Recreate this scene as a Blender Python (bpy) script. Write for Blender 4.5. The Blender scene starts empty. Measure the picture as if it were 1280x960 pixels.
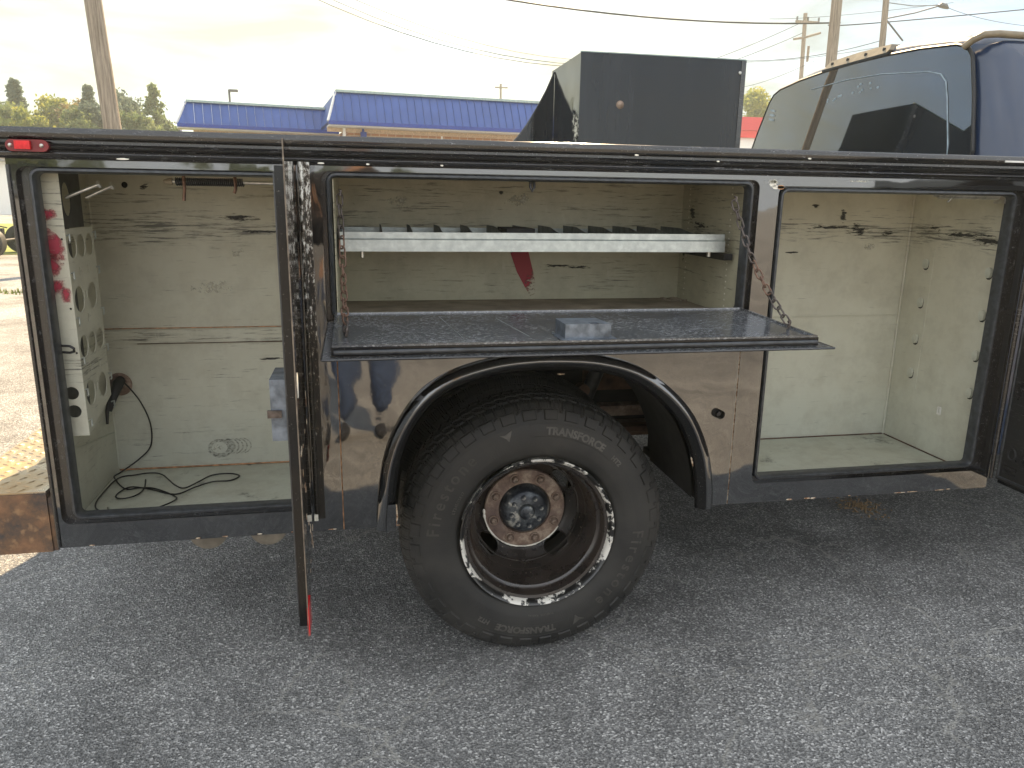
import bpy, bmesh, math, random
import numpy as np
from mathutils import Vector, Matrix, noise as mnoise
from mathutils.geometry import delaunay_2d_cdt

random.seed(7); rng = np.random.default_rng(7)
scene = bpy.context.scene
COL = scene.collection
PI = math.pi
R_ = math.radians

# ------------------------------------------------------------------ camera
cam_d = bpy.data.cameras.new('camera'); cam = bpy.data.objects.new('camera', cam_d); COL.objects.link(cam)
cam_d.sensor_fit = 'HORIZONTAL'; cam_d.sensor_width = 36.0; cam_d.lens = 36.0*946.83/1280.0
cam_d.clip_start = 0.01; cam_d.clip_end = 2000
cr = Vector((0.9815, -0.19086, 0.01484)).normalized()
cf = Vector((0.18891, 0.95309, -0.23648)).normalized()
cu = cr.cross(cf).normalized(); cr = cf.cross(cu)
mw = Matrix(((cr.x, cu.x, -cf.x), (cr.y, cu.y, -cf.y), (cr.z, cu.z, -cf.z)))
cam.matrix_world = Matrix.Translation((0, -1.95, 1.34)) @ mw.to_4x4()
scene.camera = cam

# ------------------------------------------------------------------ sun, sky, exposure
SUN_DIR = Vector((-0.38, -1.0, -1.0)).normalized()          # way the light travels
sun_el = math.asin(-SUN_DIR.z); sun_az = math.atan2(-SUN_DIR.x, -SUN_DIR.y)
sd = bpy.data.lights.new('sun', 'SUN'); sd.energy = 5.0; sd.angle = R_(0.5); sd.color = (1.0, 0.74, 0.45)
sun = bpy.data.objects.new('sun', sd); COL.objects.link(sun)
sun.rotation_euler = SUN_DIR.to_track_quat('-Z', 'Y').to_euler()

world = bpy.data.worlds.new('World'); scene.world = world; world.use_nodes = True
wn = world.node_tree; wn.nodes.clear()
wo = wn.nodes.new('ShaderNodeOutputWorld'); bg = wn.nodes.new('ShaderNodeBackground')
sky = wn.nodes.new('ShaderNodeTexSky'); sky.sky_type = 'NISHITA'; sky.sun_disc = False
sky.sun_elevation = sun_el; sky.sun_rotation = sun_az; sky.air_density = 1.0; sky.dust_density = 1.0; sky.ozone_density = 1.0
bg.inputs['Strength'].default_value = 0.1
tc = wn.nodes.new('ShaderNodeTexCoord')
# thin high cloud: cream towards the sun, pale grey away from it
mp = wn.nodes.new('ShaderNodeMapping'); mp.inputs['Scale'].default_value = (1.2, 1.2, 5.5); mp.inputs['Rotation'].default_value = (0.12, 0.1, 0.4)
wn.links.new(tc.outputs['Generated'], mp.inputs['Vector'])
nz = wn.nodes.new('ShaderNodeTexNoise'); nz.inputs['Scale'].default_value = 2.2; nz.inputs['Detail'].default_value = 7; nz.inputs['Roughness'].default_value = 0.55; nz.inputs['Distortion'].default_value = 0.6
wn.links.new(mp.outputs['Vector'], nz.inputs['Vector'])
cr_ = wn.nodes.new('ShaderNodeValToRGB'); cr_.color_ramp.elements[0].position = 0.25; cr_.color_ramp.elements[1].position = 0.62
cr_.color_ramp.elements[0].color = (0.50,)*3 + (1,); cr_.color_ramp.elements[1].color = (1, 1, 1, 1)
wn.links.new(nz.outputs['Fac'], cr_.inputs['Fac'])
dt = wn.nodes.new('ShaderNodeVectorMath'); dt.operation = 'DOT_PRODUCT'
wn.links.new(tc.outputs['Generated'], dt.inputs[0]); gv = Vector((-0.02, 0.93, 0.36)).normalized(); dt.inputs[1].default_value = gv
gr = wn.nodes.new('ShaderNodeValToRGB'); e = gr.color_ramp.elements
e[0].position = 0.0; e[0].color = (5.6, 5.7, 5.8, 1)
e[1].position = 1.0; e[1].color = (3.3, 3.25, 2.45, 1)
m1 = e.new(0.73); m1.color = (1.35, 1.8, 2.25, 1)
m2 = e.new(0.93); m2.color = (2.95, 2.95, 2.3, 1)
m3 = e.new(0.45); m3.color = (4.0, 4.2, 4.4, 1)
m4 = e.new(0.85); m4.color = (2.1, 2.3, 2.2, 1)
wn.links.new(dt.outputs['Value'], gr.inputs['Fac'])
mx = wn.nodes.new('ShaderNodeMix'); mx.data_type = 'RGBA'
wn.links.new(cr_.outputs['Color'], mx.inputs['Factor'])
wn.links.new(sky.outputs['Color'], mx.inputs['A']); wn.links.new(gr.outputs['Color'], mx.inputs['B'])
wn.links.new(mx.outputs['Result'], bg.inputs['Color']); wn.links.new(bg.outputs['Background'], wo.inputs['Surface'])

scene.view_settings.view_transform = 'Standard'; scene.view_settings.look = 'None'
scene.view_settings.gamma = 1.0; scene.view_settings.exposure = 1.68
scene.render.engine = 'CYCLES'
scene.cycles.max_bounces = 7; scene.cycles.glossy_bounces = 4; scene.cycles.transparent_max_bounces = 12
scene.cycles.use_denoising = True

# ------------------------------------------------------------------ material helpers
class NT:
    def __init__(s, name, rough=0.5, metal=0.0, ior=1.5, spec=None):
        s.m = bpy.data.materials.new(name); s.m.use_nodes = True; s.t = s.m.node_tree
        s.b = s.t.nodes['Principled BSDF']; s.b.inputs['Roughness'].default_value = rough
        s.b.inputs['Metallic'].default_value = metal; s.b.inputs['IOR'].default_value = ior
        s.tc = s.t.nodes.new('ShaderNodeTexCoord'); s.bump_last = None
    def lk(s, a, b): s.t.links.new(a, b)
    def inp(s, sock, v):
        if hasattr(v, 'is_linked'): s.lk(v, sock)
        elif isinstance(v, (tuple, list)) and len(v) == 3 and sock.type == 'RGBA': sock.default_value = (*v, 1)
        else: sock.default_value = v
    def map(s, scale=(1, 1, 1), rot=(0, 0, 0), loc=(0, 0, 0), gen=False):
        n = s.t.nodes.new('ShaderNodeMapping'); s.lk(s.tc.outputs['Generated' if gen else 'Object'], n.inputs['Vector'])
        n.inputs['Scale'].default_value = scale; n.inputs['Rotation'].default_value = rot; n.inputs['Location'].default_value = loc
        return n.outputs['Vector']
    def noise(s, scale, detail=4, vec=None, rough=0.5, dist=0.0):
        n = s.t.nodes.new('ShaderNodeTexNoise'); s.lk(vec if vec is not None else s.tc.outputs['Object'], n.inputs['Vector'])
        n.inputs['Scale'].default_value = scale; n.inputs['Detail'].default_value = detail
        n.inputs['Roughness'].default_value = rough; n.inputs['Distortion'].default_value = dist
        return n.outputs['Fac']
    def vor(s, scale, feature='F1', out='Distance', vec=None, rnd=1.0):
        n = s.t.nodes.new('ShaderNodeTexVoronoi'); n.feature = feature; n.inputs['Scale'].default_value = scale
        n.inputs['Randomness'].default_value = rnd
        s.lk(vec if vec is not None else s.tc.outputs['Object'], n.inputs['Vector']); return n.outputs[out]
    def ramp(s, fac, stops):
        n = s.t.nodes.new('ShaderNodeValToRGB'); els = n.color_ramp.elements
        for i, (p, c) in enumerate(stops):
            if i < 2: el = els[i]; el.position = p
            else: el = els.new(p)
            el.color = (c, c, c, 1) if isinstance(c, (int, float)) else (*c, 1)
        s.lk(fac, n.inputs['Fac']); return n.outputs['Color']
    def mix(s, f, a, b, mode='MIX'):
        n = s.t.nodes.new('ShaderNodeMix'); n.data_type = 'RGBA'; n.blend_type = mode
        s.inp(n.inputs['Factor'], f); s.inp(n.inputs['A'], a); s.inp(n.inputs['B'], b); return n.outputs['Result']
    def math(s, op, a, b=0.0, c=0.0, clamp=False):
        n = s.t.nodes.new('ShaderNodeMath'); n.operation = op; n.use_clamp = clamp
        s.inp(n.inputs[0], a); s.inp(n.inputs[1], b); s.inp(n.inputs[2], c); return n.outputs[0]
    def xyz(s, vec=None):
        n = s.t.nodes.new('ShaderNodeSeparateXYZ'); s.lk(vec if vec is not None else s.tc.outputs['Object'], n.inputs[0]); return n.outputs
    def color(s, v): s.inp(s.b.inputs['Base Color'], v); return s
    def rough(s, v): s.inp(s.b.inputs['Roughness'], v); return s
    def bump(s, h, dist, strength=1.0):
        n = s.t.nodes.new('ShaderNodeBump'); n.inputs['Distance'].default_value = dist; n.inputs['Strength'].default_value = strength
        s.lk(h, n.inputs['Height'])
        if s.bump_last is not None: s.lk(s.bump_last, n.inputs['Normal'])
        s.bump_last = n.outputs['Normal']; s.lk(n.outputs['Normal'], s.b.inputs['Normal']); return s

def plain(name, col, rough=0.6, metal=0.0, var=0.25, scale=30, ior=1.5, bump=0.0):
    t = NT(name, rough, metal, ior); f = t.noise(scale, 5)
    lo = tuple(c*(1-var) for c in col); hi = tuple(min(1, c*(1+var)) for c in col)
    t.color(t.ramp(f, [(0.3, lo), (0.7, hi)]))
    if bump: t.bump(f, bump)
    return t.m

def m_black(name, dust=0.25, scratch=0.0, rough=0.07, wave=0.003, ior=1.6, grey=0.07, aniso=(16, 40, 120), fine=0.0):
    t = NT(name, rough, 0, ior)
    big = t.noise(2.2, 5, rough=0.6)
    c = t.mix(t.math('MULTIPLY', t.ramp(big, [(0.38, 0.0), (0.72, 1.0)]), dust), (0.004, 0.0045, 0.006), (0.10, 0.075, 0.05))
    spk = t.ramp(t.noise(260, 2), [(0.70, 0.0), (0.74, 1.0)])
    c = t.mix(t.math('MULTIPLY', spk, 0.35), c, (0.35, 0.33, 0.30))
    r = t.ramp(t.noise(9, 5), [(0.3, rough*0.7), (0.7, rough*1.9)])
    if scratch > 0:
        s1 = t.noise(1.0, 8, vec=t.map(aniso, rot=(0, 0.05, 0.05)), rough=0.78)
        s2 = t.noise(1.0, 3, vec=t.map((1.6, 6, 9)))
        s3 = t.noise(1.0, 4, vec=t.map((40, 300, 120), rot=(0, 0.5, 0)), rough=0.7)
        k = t.math('MULTIPLY', t.ramp(s1, [(0.56, 0.0), (0.70, 1.0)]), t.ramp(s2, [(0.36, 0.15), (0.62, 1.0)]))
        k = t.math('MAXIMUM', k, t.math('MULTIPLY', t.ramp(s3, [(0.64, 0.0), (0.72, 1.0)]), 0.7))
        if fine: k = t.math('MAXIMUM', k, t.math('MULTIPLY', t.ramp(t.noise(1.0, 8, vec=t.map((90, 160, 200), rot=(0, 0, 0.5)), rough=0.8), [(0.49, 0.0), (0.62, 1.0)]), t.math('MULTIPLY', t.ramp(t.noise(5, 4, rough=0.6), [(0.38, 0.25), (0.60, 1.0)]), fine)))
        k = t.math('MULTIPLY', k, scratch)
        c = t.mix(t.math('MULTIPLY', s2, grey*scratch), c, (0.30, 0.33, 0.37)); c = t.mix(t.math('MULTIPLY', k, 0.7), c, (0.34, 0.35, 0.36)); r = t.mix(k, r, (0.5, 0.5, 0.5))
    t.color(c); t.rough(r)
    t.bump(t.noise(3.3, 2), wave); t.bump(t.noise(14, 3), wave*0.03)
    return t.m

def m_interior(name, bands, base=(0.55, 0.525, 0.41), low=(0.53, 0.54, 0.46), zlo=0.5, zhi=1.35, amount=1.0, dirty=0.0, thr=0.605):
    """pale green-grey baked paint, warmed upwards for bounced light, scuffed black in bands (z centre, half width, strength)"""
    t = NT(name, 0.42); z = t.xyz()['Z']
    g = t.math('DIVIDE', t.math('SUBTRACT', z, zlo), zhi-zlo, clamp=True)
    c = t.mix(g, low, base)  # warm ground bounce put into the colour: cooler low, warmer high
    c = t.mix(t.math('MULTIPLY', t.ramp(t.noise(3.0, 6, rough=0.65), [(0.42, 0.0), (0.75, 1.0)]), 0.35), c, (0.34, 0.28, 0.17))
    c = t.mix(t.math('MULTIPLY', t.ramp(t.noise(11, 6, rough=0.7), [(0.45, 0.0), (0.8, 1.0)]), 0.35+dirty), c, (0.20, 0.17, 0.12))
    m = None
    for zc, hw, st in bands:
        d = t.math('SUBTRACT', 1.0, t.math('DIVIDE', t.math('ABSOLUTE', t.math('SUBTRACT', z, zc)), hw), clamp=True)
        d = t.math('MULTIPLY', t.math('POWER', d, 0.6), st); m = d if m is None else t.math('MAXIMUM', m, d)
    gate = t.ramp(t.noise(2.6, 3), [(0.40, 0.25), (0.62, 1.0)])
    m = t.math('MULTIPLY', m, gate) if m is not None else 0.0
    s1 = t.noise(1.0, 8, vec=t.map((9, 9, 150), rot=(0.02, 0.03, 0)), rough=0.74)
    f = t.math('ADD', s1, t.math('MULTIPLY', m, 0.13*amount))
    k = t.ramp(f, [(thr, 0.0), (thr+0.10, 0.78)])
    s2 = t.noise(1.0, 6, vec=t.map((30, 30, 70), loc=(3, 1, 7)), rough=0.68)
    k = t.math('MAXIMUM', k, t.ramp(t.math('ADD', s2, t.math('MULTIPLY', m, 0.07)), [(0.715, 0.0), (0.76, 0.8)]))
    c = t.mix(k, c, (0.045, 0.042, 0.038))
    ls = t.noise(1.0, 4, vec=t.map((30, 30, 9), rot=(0, 0.6, 0.2)), rough=0.6)
    c = t.mix(t.math('MULTIPLY', t.ramp(ls, [(0.62, 0.0), (0.72, 1.0)]), 0.25), c, (0.62, 0.60, 0.48))
    t.color(c); t.bump(t.noise(5, 2), 0.002); t.bump(s1, 0.0006); return t.m

M = {}
M['black'] = m_black('black_paint', 0.05, 0.0, 0.03, 0.0045, 2.4)
M['flare_black'] = m_black('flare_black_paint', 0.05, 0.0, 0.12, 0.001, 1.45)
M['black_worn'] = m_black('worn_black_paint', 0.25, 0.8, 0.10, 0.002, 1.7, 0.05)
M['black_frame'] = m_black('worn_frame_paint', 0.20, 0.6, 0.12, 0.002, 1.7, 0.05, (70, 70, 45))
M['black_scuffed'] = m_black('scuffed_black_paint', 0.25, 1.0, 0.11, 0.002, 1.9, 0.34, (25, 60, 60), 0.9)
t = NT('cabinet_black_paint', 0.06, 0.0, 1.45); f = t.noise(1.0, 5, vec=t.map((9, 9, 0.9)), rough=0.6)
t.color(t.ramp(f, [(0.40, (0.003, 0.005, 0.009)), (0.68, (0.014, 0.017, 0.022))])); t.rough(t.ramp(f, [(0.4, 0.03), (0.65, 0.12)])); t.bump(t.noise(2.2, 2), 0.010); M['cabinet_black'] = t.m
M['seal'] = plain('rubber_seal', (0.035, 0.038, 0.042), 0.35, var=0.5, scale=60)
M['int_left'] = m_interior('left_compartment_paint', [(1.24, 0.07, 1.25), (0.915, 0.045, 1.35), (1.33, 0.05, 0.6), (0.70, 0.25, 0.45)])
M['int_mid'] = m_interior('middle_compartment_paint', [(1.30, 0.06, 0.9), (1.23, 0.05, 1.5), (1.36, 0.05, 0.7), (1.1, 0.06, 0.8)], zlo=1.0, zhi=1.4, base=(0.52, 0.485, 0.35), low=(0.50, 0.48, 0.34), dirty=0.1)
M['int_right'] = m_interior('right_compartment_paint', [(1.245, 0.055, 1.75), (1.30, 0.03, 0.7)], amount=1.0, thr=0.63, base=(0.61, 0.575, 0.45), low=(0.58, 0.59, 0.50))
M['int_floor'] = m_interior('compartment_floor_paint', [(0.5, 0.3, 0.4)], base=(0.50, 0.52, 0.44), low=(0.50, 0.52, 0.44), dirty=0.2)
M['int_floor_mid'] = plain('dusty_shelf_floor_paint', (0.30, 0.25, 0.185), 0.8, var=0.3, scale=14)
t = NT('galvanised_steel', 0.42, 0.75); v = t.vor(90, out='Color'); sg = t.t.nodes.new('ShaderNodeSeparateColor'); t.lk(v, sg.inputs[0]); t.color(t.mix(t.math('MULTIPLY', sg.outputs[0], 0.35), t.ramp(t.noise(40, 4), [(0.3, (0.42, 0.45, 0.44)), (0.7, (0.60, 0.64, 0.61))]), (0.36, 0.39, 0.38))); M['galv'] = t.m
M['galv_shaded'] = plain('shaded_galvanised_steel', (0.16, 0.17, 0.16), 0.5, 0.5, 0.4, 40)  # galvanised steel darkened to paint in the shaded divider sides
M['steel'] = plain('bright_steel', (0.55, 0.53, 0.48), 0.3, 0.9, 0.3, 60)
M['dark_steel'] = plain('dark_steel', (0.05, 0.05, 0.052), 0.45, 0.6, 0.4, 40)
M['under'] = plain('underbody_black', (0.012, 0.011, 0.010), 0.8, 0.0, 0.5, 20, bump=0.002)
M['rust_chain'] = plain('rusty_chain_steel', (0.17, 0.10, 0.07), 0.6, 0.4, 0.5, 70)
M['chain_dark'] = plain('dull_chain_steel', (0.12, 0.10, 0.09), 0.45, 0.8, 0.5, 70)
M['rust_brown'] = plain('rusty_frame_paint', (0.11, 0.06, 0.038), 0.8, 0.1, 0.6, 25, bump=0.002)
t = NT('rusty_bumper_face', 0.75); f = t.noise(9, 8, rough=0.7); g = t.noise(45, 5)
c = t.ramp(f, [(0.34, (0.03, 0.035, 0.04)), (0.5, (0.14, 0.08, 0.045)), (0.66, (0.26, 0.13, 0.065))]); c = t.mix(t.ramp(g, [(0.55, 0.0), (0.7, 0.6)]), c, (0.34, 0.20, 0.10))
t.color(c); t.bump(f, 0.004); t.bump(g, 0.0015); M['rust_face'] = t.m
t = NT('tread_plate_steel', 0.32, 0.55); f = t.noise(7, 6, rough=0.65)
t.color(t.ramp(f, [(0.3, (0.40, 0.36, 0.30)), (0.55, (0.44, 0.32, 0.18)), (0.75, (0.42, 0.24, 0.11))])); t.rough(t.ramp(f, [(0.4, 0.25), (0.65, 0.6)])); M['plate'] = t.m
# tyre rubber
t = NT('tyre_rubber', 0.62); f = t.noise(8, 6, rough=0.6)
t.color(t.ramp(f, [(0.34, (0.012, 0.012, 0.0115)), (0.70, (0.040, 0.037, 0.033))])); t.rough(t.ramp(f, [(0.3, 0.5), (0.7, 0.75)])); t.bump(t.noise(300, 3), 0.0004); M['tyre'] = t.m
M['maker_letter'] = plain('maker_lettering_rubber', (0.052, 0.048, 0.042), 0.6)
M['tyre_letter'] = plain('tyre_lettering_rubber', (0.082, 0.077, 0.068), 0.6, var=0.3, scale=40)
t = NT('brown_black_rim_paint', 0.25, ior=1.7); f = t.noise(7, 6, rough=0.65)
c = t.ramp(f, [(0.35, (0.009, 0.008, 0.0075)), (0.62, (0.034, 0.025, 0.021))]); c = t.mix(t.ramp(t.noise(150, 2), [(0.70, 0.0), (0.74, 0.7)]), c, (0.3, 0.25, 0.2))
t.color(c); t.rough(t.ramp(t.noise(14, 4), [(0.3, 0.16), (0.7, 0.42)])); t.bump(f, 0.001); M['rim'] = t.m
t = NT('peeling_rim_edge', 0.3, ior=1.7); f = t.noise(16, 6, rough=0.72)
k = t.ramp(f, [(0.51, 0.0), (0.53, 1.0)]); zz = t.xyz()
t.color(t.mix(k, (0.012, 0.012, 0.012), (0.78, 0.75, 0.68))); t.bump(k, 0.0008); M['rim_edge'] = t.m
t = NT('rusty_hub_steel', 0.7, 0.2); f = t.noise(30, 7, rough=0.7); g = t.noise(9, 3)
c = t.ramp(f, [(0.3, (0.09, 0.06, 0.05)), (0.50, (0.22, 0.15, 0.11)), (0.68, (0.42, 0.34, 0.26))]); c = t.mix(t.ramp(g, [(0.5, 0.0), (0.7, 0.6)]), c, (0.09, 0.06, 0.06))
t.color(c); t.bump(f, 0.0015); M['hub_rust'] = t.m
t = NT('hub_cap_steel', 0.35, 0.5); f = t.noise(22, 6, rough=0.7)
t.color(t.ramp(f, [(0.40, (0.02, 0.024, 0.032)), (0.56, (0.10, 0.11, 0.12)), (0.66, (0.50, 0.48, 0.42))])); M['hub_cap'] = t.m
M['hinge_dark'] = plain('dark_hinge_steel', (0.05, 0.043, 0.036), 0.4, 0.4, 0.5, 70)
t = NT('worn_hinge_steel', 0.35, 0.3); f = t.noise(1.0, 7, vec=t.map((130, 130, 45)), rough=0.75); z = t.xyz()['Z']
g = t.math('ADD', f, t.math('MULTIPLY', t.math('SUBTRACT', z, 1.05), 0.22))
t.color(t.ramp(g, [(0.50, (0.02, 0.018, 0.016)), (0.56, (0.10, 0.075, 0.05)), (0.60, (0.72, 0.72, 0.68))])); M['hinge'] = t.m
M['rust_edge'] = plain('bare_rusty_edge', (0.42, 0.22, 0.11), 0.7, 0.0, 0.6, 60)
t = NT('flaking_edge', 0.6); f = t.noise(60, 5, rough=0.7); t.color(t.ramp(f, [(0.42, (0.20, 0.09, 0.04)), (0.55, (0.62, 0.50, 0.36)), (0.7, (0.78, 0.76, 0.70))])); M['flake'] = t.m
M['white_flake'] = plain('white_primer_flake', (0.72, 0.69, 0.60), 0.5, var=0.2, scale=100)
M['wire'] = plain('black_wire', (0.012, 0.012, 0.013), 0.5)
M['red_lens'] = plain('red_lens', (0.62, 0.015, 0.02), 0.15, var=0.2, scale=80)
M['red_dark'] = plain('red_lamp_housing', (0.16, 0.012, 0.014), 0.25, var=0.2)
M['latch'] = plain('latch_grey_steel', (0.15, 0.175, 0.21), 0.35, 0.5, 0.5, 50)
M['ring_soot'] = None
def m_spray(name, col, thr=0.5, ax=1, brk=1.3, gw=1.0, lo_=0.10, st=(55, 55, 55), top=0.92):
    t = NT(name, 0.6); f = t.noise(1.0, 7, vec=t.map(st), rough=0.72); g = t.map(gen=True)
    n = t.t.nodes.new('ShaderNodeTexGradient'); n.gradient_type = 'SPHERICAL'
    sc = [2.0, 2.0, 2.0]; lo = [-1.0, -1.0, -1.0]; sc[ax] = 0.0; lo[ax] = 0.0
    mp_ = t.map(tuple(sc), loc=tuple(lo), gen=True); t.lk(mp_, n.inputs['Vector'])
    a = t.math('ADD', t.math('MULTIPLY', n.outputs['Fac'], gw), t.math('MULTIPLY', t.math('SUBTRACT', f, 0.5), brk))
    t.color(col); t.inp(t.b.inputs['Alpha'], t.ramp(a, [(lo_, 0.0), (thr, top)])); return t.m
SK = dict(brk=3.2, gw=0.75, lo_=0.28, st=(22, 22, 150))
M['red_spray'] = m_spray('red_spray_paint', (0.42, 0.05, 0.08), 0.75, brk=1.6, lo_=0.18, top=0.85)
t = NT('rubbed_ring', 0.6); t.color((0.09, 0.085, 0.075)); t.inp(t.b.inputs['Alpha'], t.ramp(t.noise(1.0, 6, vec=t.map((90, 90, 160)), rough=0.7), [(0.42, 0.05), (0.62, 0.55)])); M['ring_soot'] = t.m
M['soot_x'] = m_spray('black_scuff_mark_side', (0.035, 0.033, 0.03), 0.62, 0, **SK)
M['chalk_x'] = m_spray('pale_mark_side', (0.6, 0.58, 0.48), 0.7, 0, brk=2.6, gw=0.7, lo_=0.3)
M['soot'] = m_spray('black_scuff_mark', (0.035, 0.033, 0.03), 0.62, **SK)
M['chalk'] = m_spray('pale_scuff_mark', (0.6, 0.58, 0.48), 0.9, brk=2.6, gw=0.7, lo_=0.3)
# asphalt
t = NT('worn_asphalt', 0.78); o = t.tc.outputs['Object']
vd = t.vor(175, vec=o); vc = t.vor(175, out='Color', vec=o); sx = t.t.nodes.new('ShaderNodeSeparateColor'); t.lk(vc, sx.inputs[0])
c = t.ramp(sx.outputs[0], [(0.0, (0.022, 0.022, 0.022)), (0.52, (0.058, 0.058, 0.057)), (0.86, (0.14, 0.138, 0.133)), (1.0, (0.31, 0.305, 0.295))])
c = t.mix(0.5, c, t.ramp(t.noise(170, 4, rough=0.7), [(0.35, (0.018, 0.018, 0.018)), (0.55, (0.07, 0.07, 0.069)), (0.75, (0.30, 0.295, 0.28))]))
big = t.noise(1.1, 6, rough=0.68); bg_ = t.ramp(big, [(0.36, 1.9), (0.60, 4.4)])
c = t.mix(1.0, c, bg_, 'MULTIPLY')
wv = t.t.nodes.new('ShaderNodeVectorMath'); wv.operation = 'ADD'; t.lk(o, wv.inputs[0])
nn = t.t.nodes.new('ShaderNodeTexNoise'); nn.inputs['Scale'].default_value = 3.5; nn.inputs['Detail'].default_value = 5; t.lk(o, nn.inputs['Vector'])
sc_ = t.t.nodes.new('ShaderNodeVectorMath'); sc_.operation = 'SCALE'; sc_.inputs['Scale'].default_value = 0.35; t.lk(nn.outputs['Color'], sc_.inputs[0]); t.lk(sc_.outputs[0], wv.inputs[1])
ed = t.vor(1.6, 'DISTANCE_TO_EDGE', vec=wv.outputs[0])
ck = t.math('MULTIPLY', t.ramp(ed, [(0.0, 1.0), (0.010, 0.0)]), t.ramp(t.noise(2.0, 4), [(0.40, 0.0), (0.52, 0.85)]))
c = t.mix(t.ramp(t.noise(0.55, 3), [(0.50, 0.0), (0.70, 0.45)]), c, (0.045, 0.045, 0.045)); c = t.mix(ck, c, (0.36, 0.35, 0.32))
t.color(c); t.bump(vd, 0.006, 0.8); t.bump(t.noise(45, 4, rough=0.65), 0.006); t.rough(t.ramp(vd, [(0.2, 0.6), (0.6, 0.9)])); M['asphalt'] = t.m
t = NT('crack_dust', 0.9); t.color((0.50, 0.49, 0.46)); t.inp(t.b.inputs['Alpha'], t.ramp(t.noise(1.0, 6, vec=t.map((60, 60, 60)), rough=0.75), [(0.42, 0.0), (0.60, 0.6)])); M['crack'] = t.m
M['grass'] = plain('verge_grass', (0.16, 0.19, 0.035), 0.9, var=0.5, scale=3, bump=0.02)
M['concrete'] = plain('pale_concrete', (0.38, 0.35, 0.30), 0.85, var=0.2, scale=6)
M['leaf_sand'] = plain('dry_sand', (0.34, 0.24, 0.14), 0.9, var=0.4, scale=80)
# building
M['roof_blue'] = plain('blue_metal_roof', (0.035, 0.08, 0.27), 0.5, 0.0, 0.12, 2)
M['roof_trim'] = plain('grey_green_metal_trim', (0.30, 0.38, 0.36), 0.5, 0.2)
M['blue_trim'] = plain('dark_blue_fascia', (0.015, 0.04, 0.24), 0.45)
t = NT('tan_brick', 0.85); n = t.t.nodes.new('ShaderNodeTexBrick'); t.lk(t.map((1, 1, 1), rot=(R_(90), 0, 0)), n.inputs['Vector'])
n.inputs['Color1'].default_value = (0.42, 0.21, 0.11, 1); n.inputs['Color2'].default_value = (0.33, 0.16, 0.09, 1); n.inputs['Mortar'].default_value = (0.52, 0.42, 0.32, 1)
n.inputs['Scale'].default_value = 1.0; n.inputs['Brick Width'].default_value = 0.22; n.inputs['Row Height'].default_value = 0.075; n.inputs['Mortar Size'].default_value = 0.008
t.color(n.outputs['Color']); t.bump(n.outputs['Fac'], -0.01); M['brick'] = t.m
M['tan_panel'] = plain('tan_wall_panel', (0.52, 0.38, 0.26), 0.7)
M['white'] = plain('white_paint', (0.72, 0.71, 0.67), 0.55, var=0.08)
M['red_roof'] = plain('red_canopy_paint', (0.55, 0.03, 0.05), 0.5)
t = NT('weathered_pole_wood', 0.9); f = t.noise(1.0, 6, vec=t.map((30, 30, 1.5)), rough=0.7)
t.color(t.ramp(f, [(0.35, (0.13, 0.105, 0.08)), (0.65, (0.33, 0.28, 0.22))])); t.bump(f, 0.01); M['pole'] = t.m
M['lamp_grey'] = plain('street_lamp_grey', (0.12, 0.12, 0.12), 0.5, 0.5)
M['bark'] = plain('tree_bark', (0.09, 0.065, 0.045), 0.95, var=0.4, scale=5)
def m_leaf(name, a, b):
    t = NT(name, 0.75); c = t.ramp(t.noise(0.9, 3), [(0.35, a), (0.65, b)]); t.color(c)
    tr = t.t.nodes.new('ShaderNodeBsdfTranslucent'); t.lk(c, tr.inputs['Color']); ms = t.t.nodes.new('ShaderNodeMixShader'); ms.inputs[0].default_value = 0.5
    t.lk(t.b.outputs[0], ms.inputs[1]); t.lk(tr.outputs[0], ms.inputs[2]); t.lk(ms.outputs[0], t.t.nodes['Material Output'].inputs['Surface'])
    return t.m
M['leaf_dark'] = m_leaf('evergreen_needles', (0.07, 0.10, 0.08), (0.12, 0.15, 0.11))
M['leaf_green'] = m_leaf('green_leaves', (0.09, 0.13, 0.05), (0.17, 0.20, 0.07))
M['leaf_yellow'] = m_leaf('yellow_green_leaves', (0.16, 0.20, 0.045), (0.34, 0.32, 0.06))
M['leaf_brown'] = m_leaf('thin_autumn_leaves', (0.16, 0.12, 0.05), (0.28, 0.22, 0.08))
# cab paint and glass
t = NT('dark_blue_car_paint', 0.16, 0.0, 1.6); t.color(t.ramp(t.noise(4, 5), [(0.3, (0.020, 0.034, 0.085)), (0.7, (0.034, 0.052, 0.115))]))
rz = t.math('MULTIPLY', t.math('MULTIPLY', t.math('SUBTRACT', t.xyz()['Z'], 1.90), 14.0, clamp=True), t.ramp(t.noise(30, 6, rough=0.7), [(0.3, 0.35), (0.7, 0.75)])); t.color(t.mix(rz, t.ramp(t.noise(4, 5), [(0.3, (0.012, 0.024, 0.055)), (0.7, (0.020, 0.036, 0.075))]), (0.17, 0.16, 0.15))); t.rough(t.ramp(rz, [(0.0, 0.18), (0.6, 0.5)]))
t.b.inputs['Coat Weight'].default_value = 0.3; t.b.inputs['Coat Roughness'].default_value = 0.05; M['blue_paint'] = t.m
t = NT('tinted_rear_glass', 0.010, 0.0, 2.4); t.color(t.ramp(t.noise(6, 4), [(0.4, (0.006, 0.008, 0.01)), (0.8, (0.02, 0.024, 0.026))])); M['glass'] = t.m
M['glass_line'] = plain('pale_frit_line', (0.30, 0.37, 0.41), 0.3)
M['tan_trim'] = plain('sun_faded_trim', (0.20, 0.165, 0.11), 0.35, 0.1)
M['vent_metal'] = plain('dull_tan_metal', (0.19, 0.165, 0.13), 0.6)
M['skin_edge'] = plain('bare_door_edge', (0.16, 0.13, 0.10), 0.5, 0.2, 0.5, 60)
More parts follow.
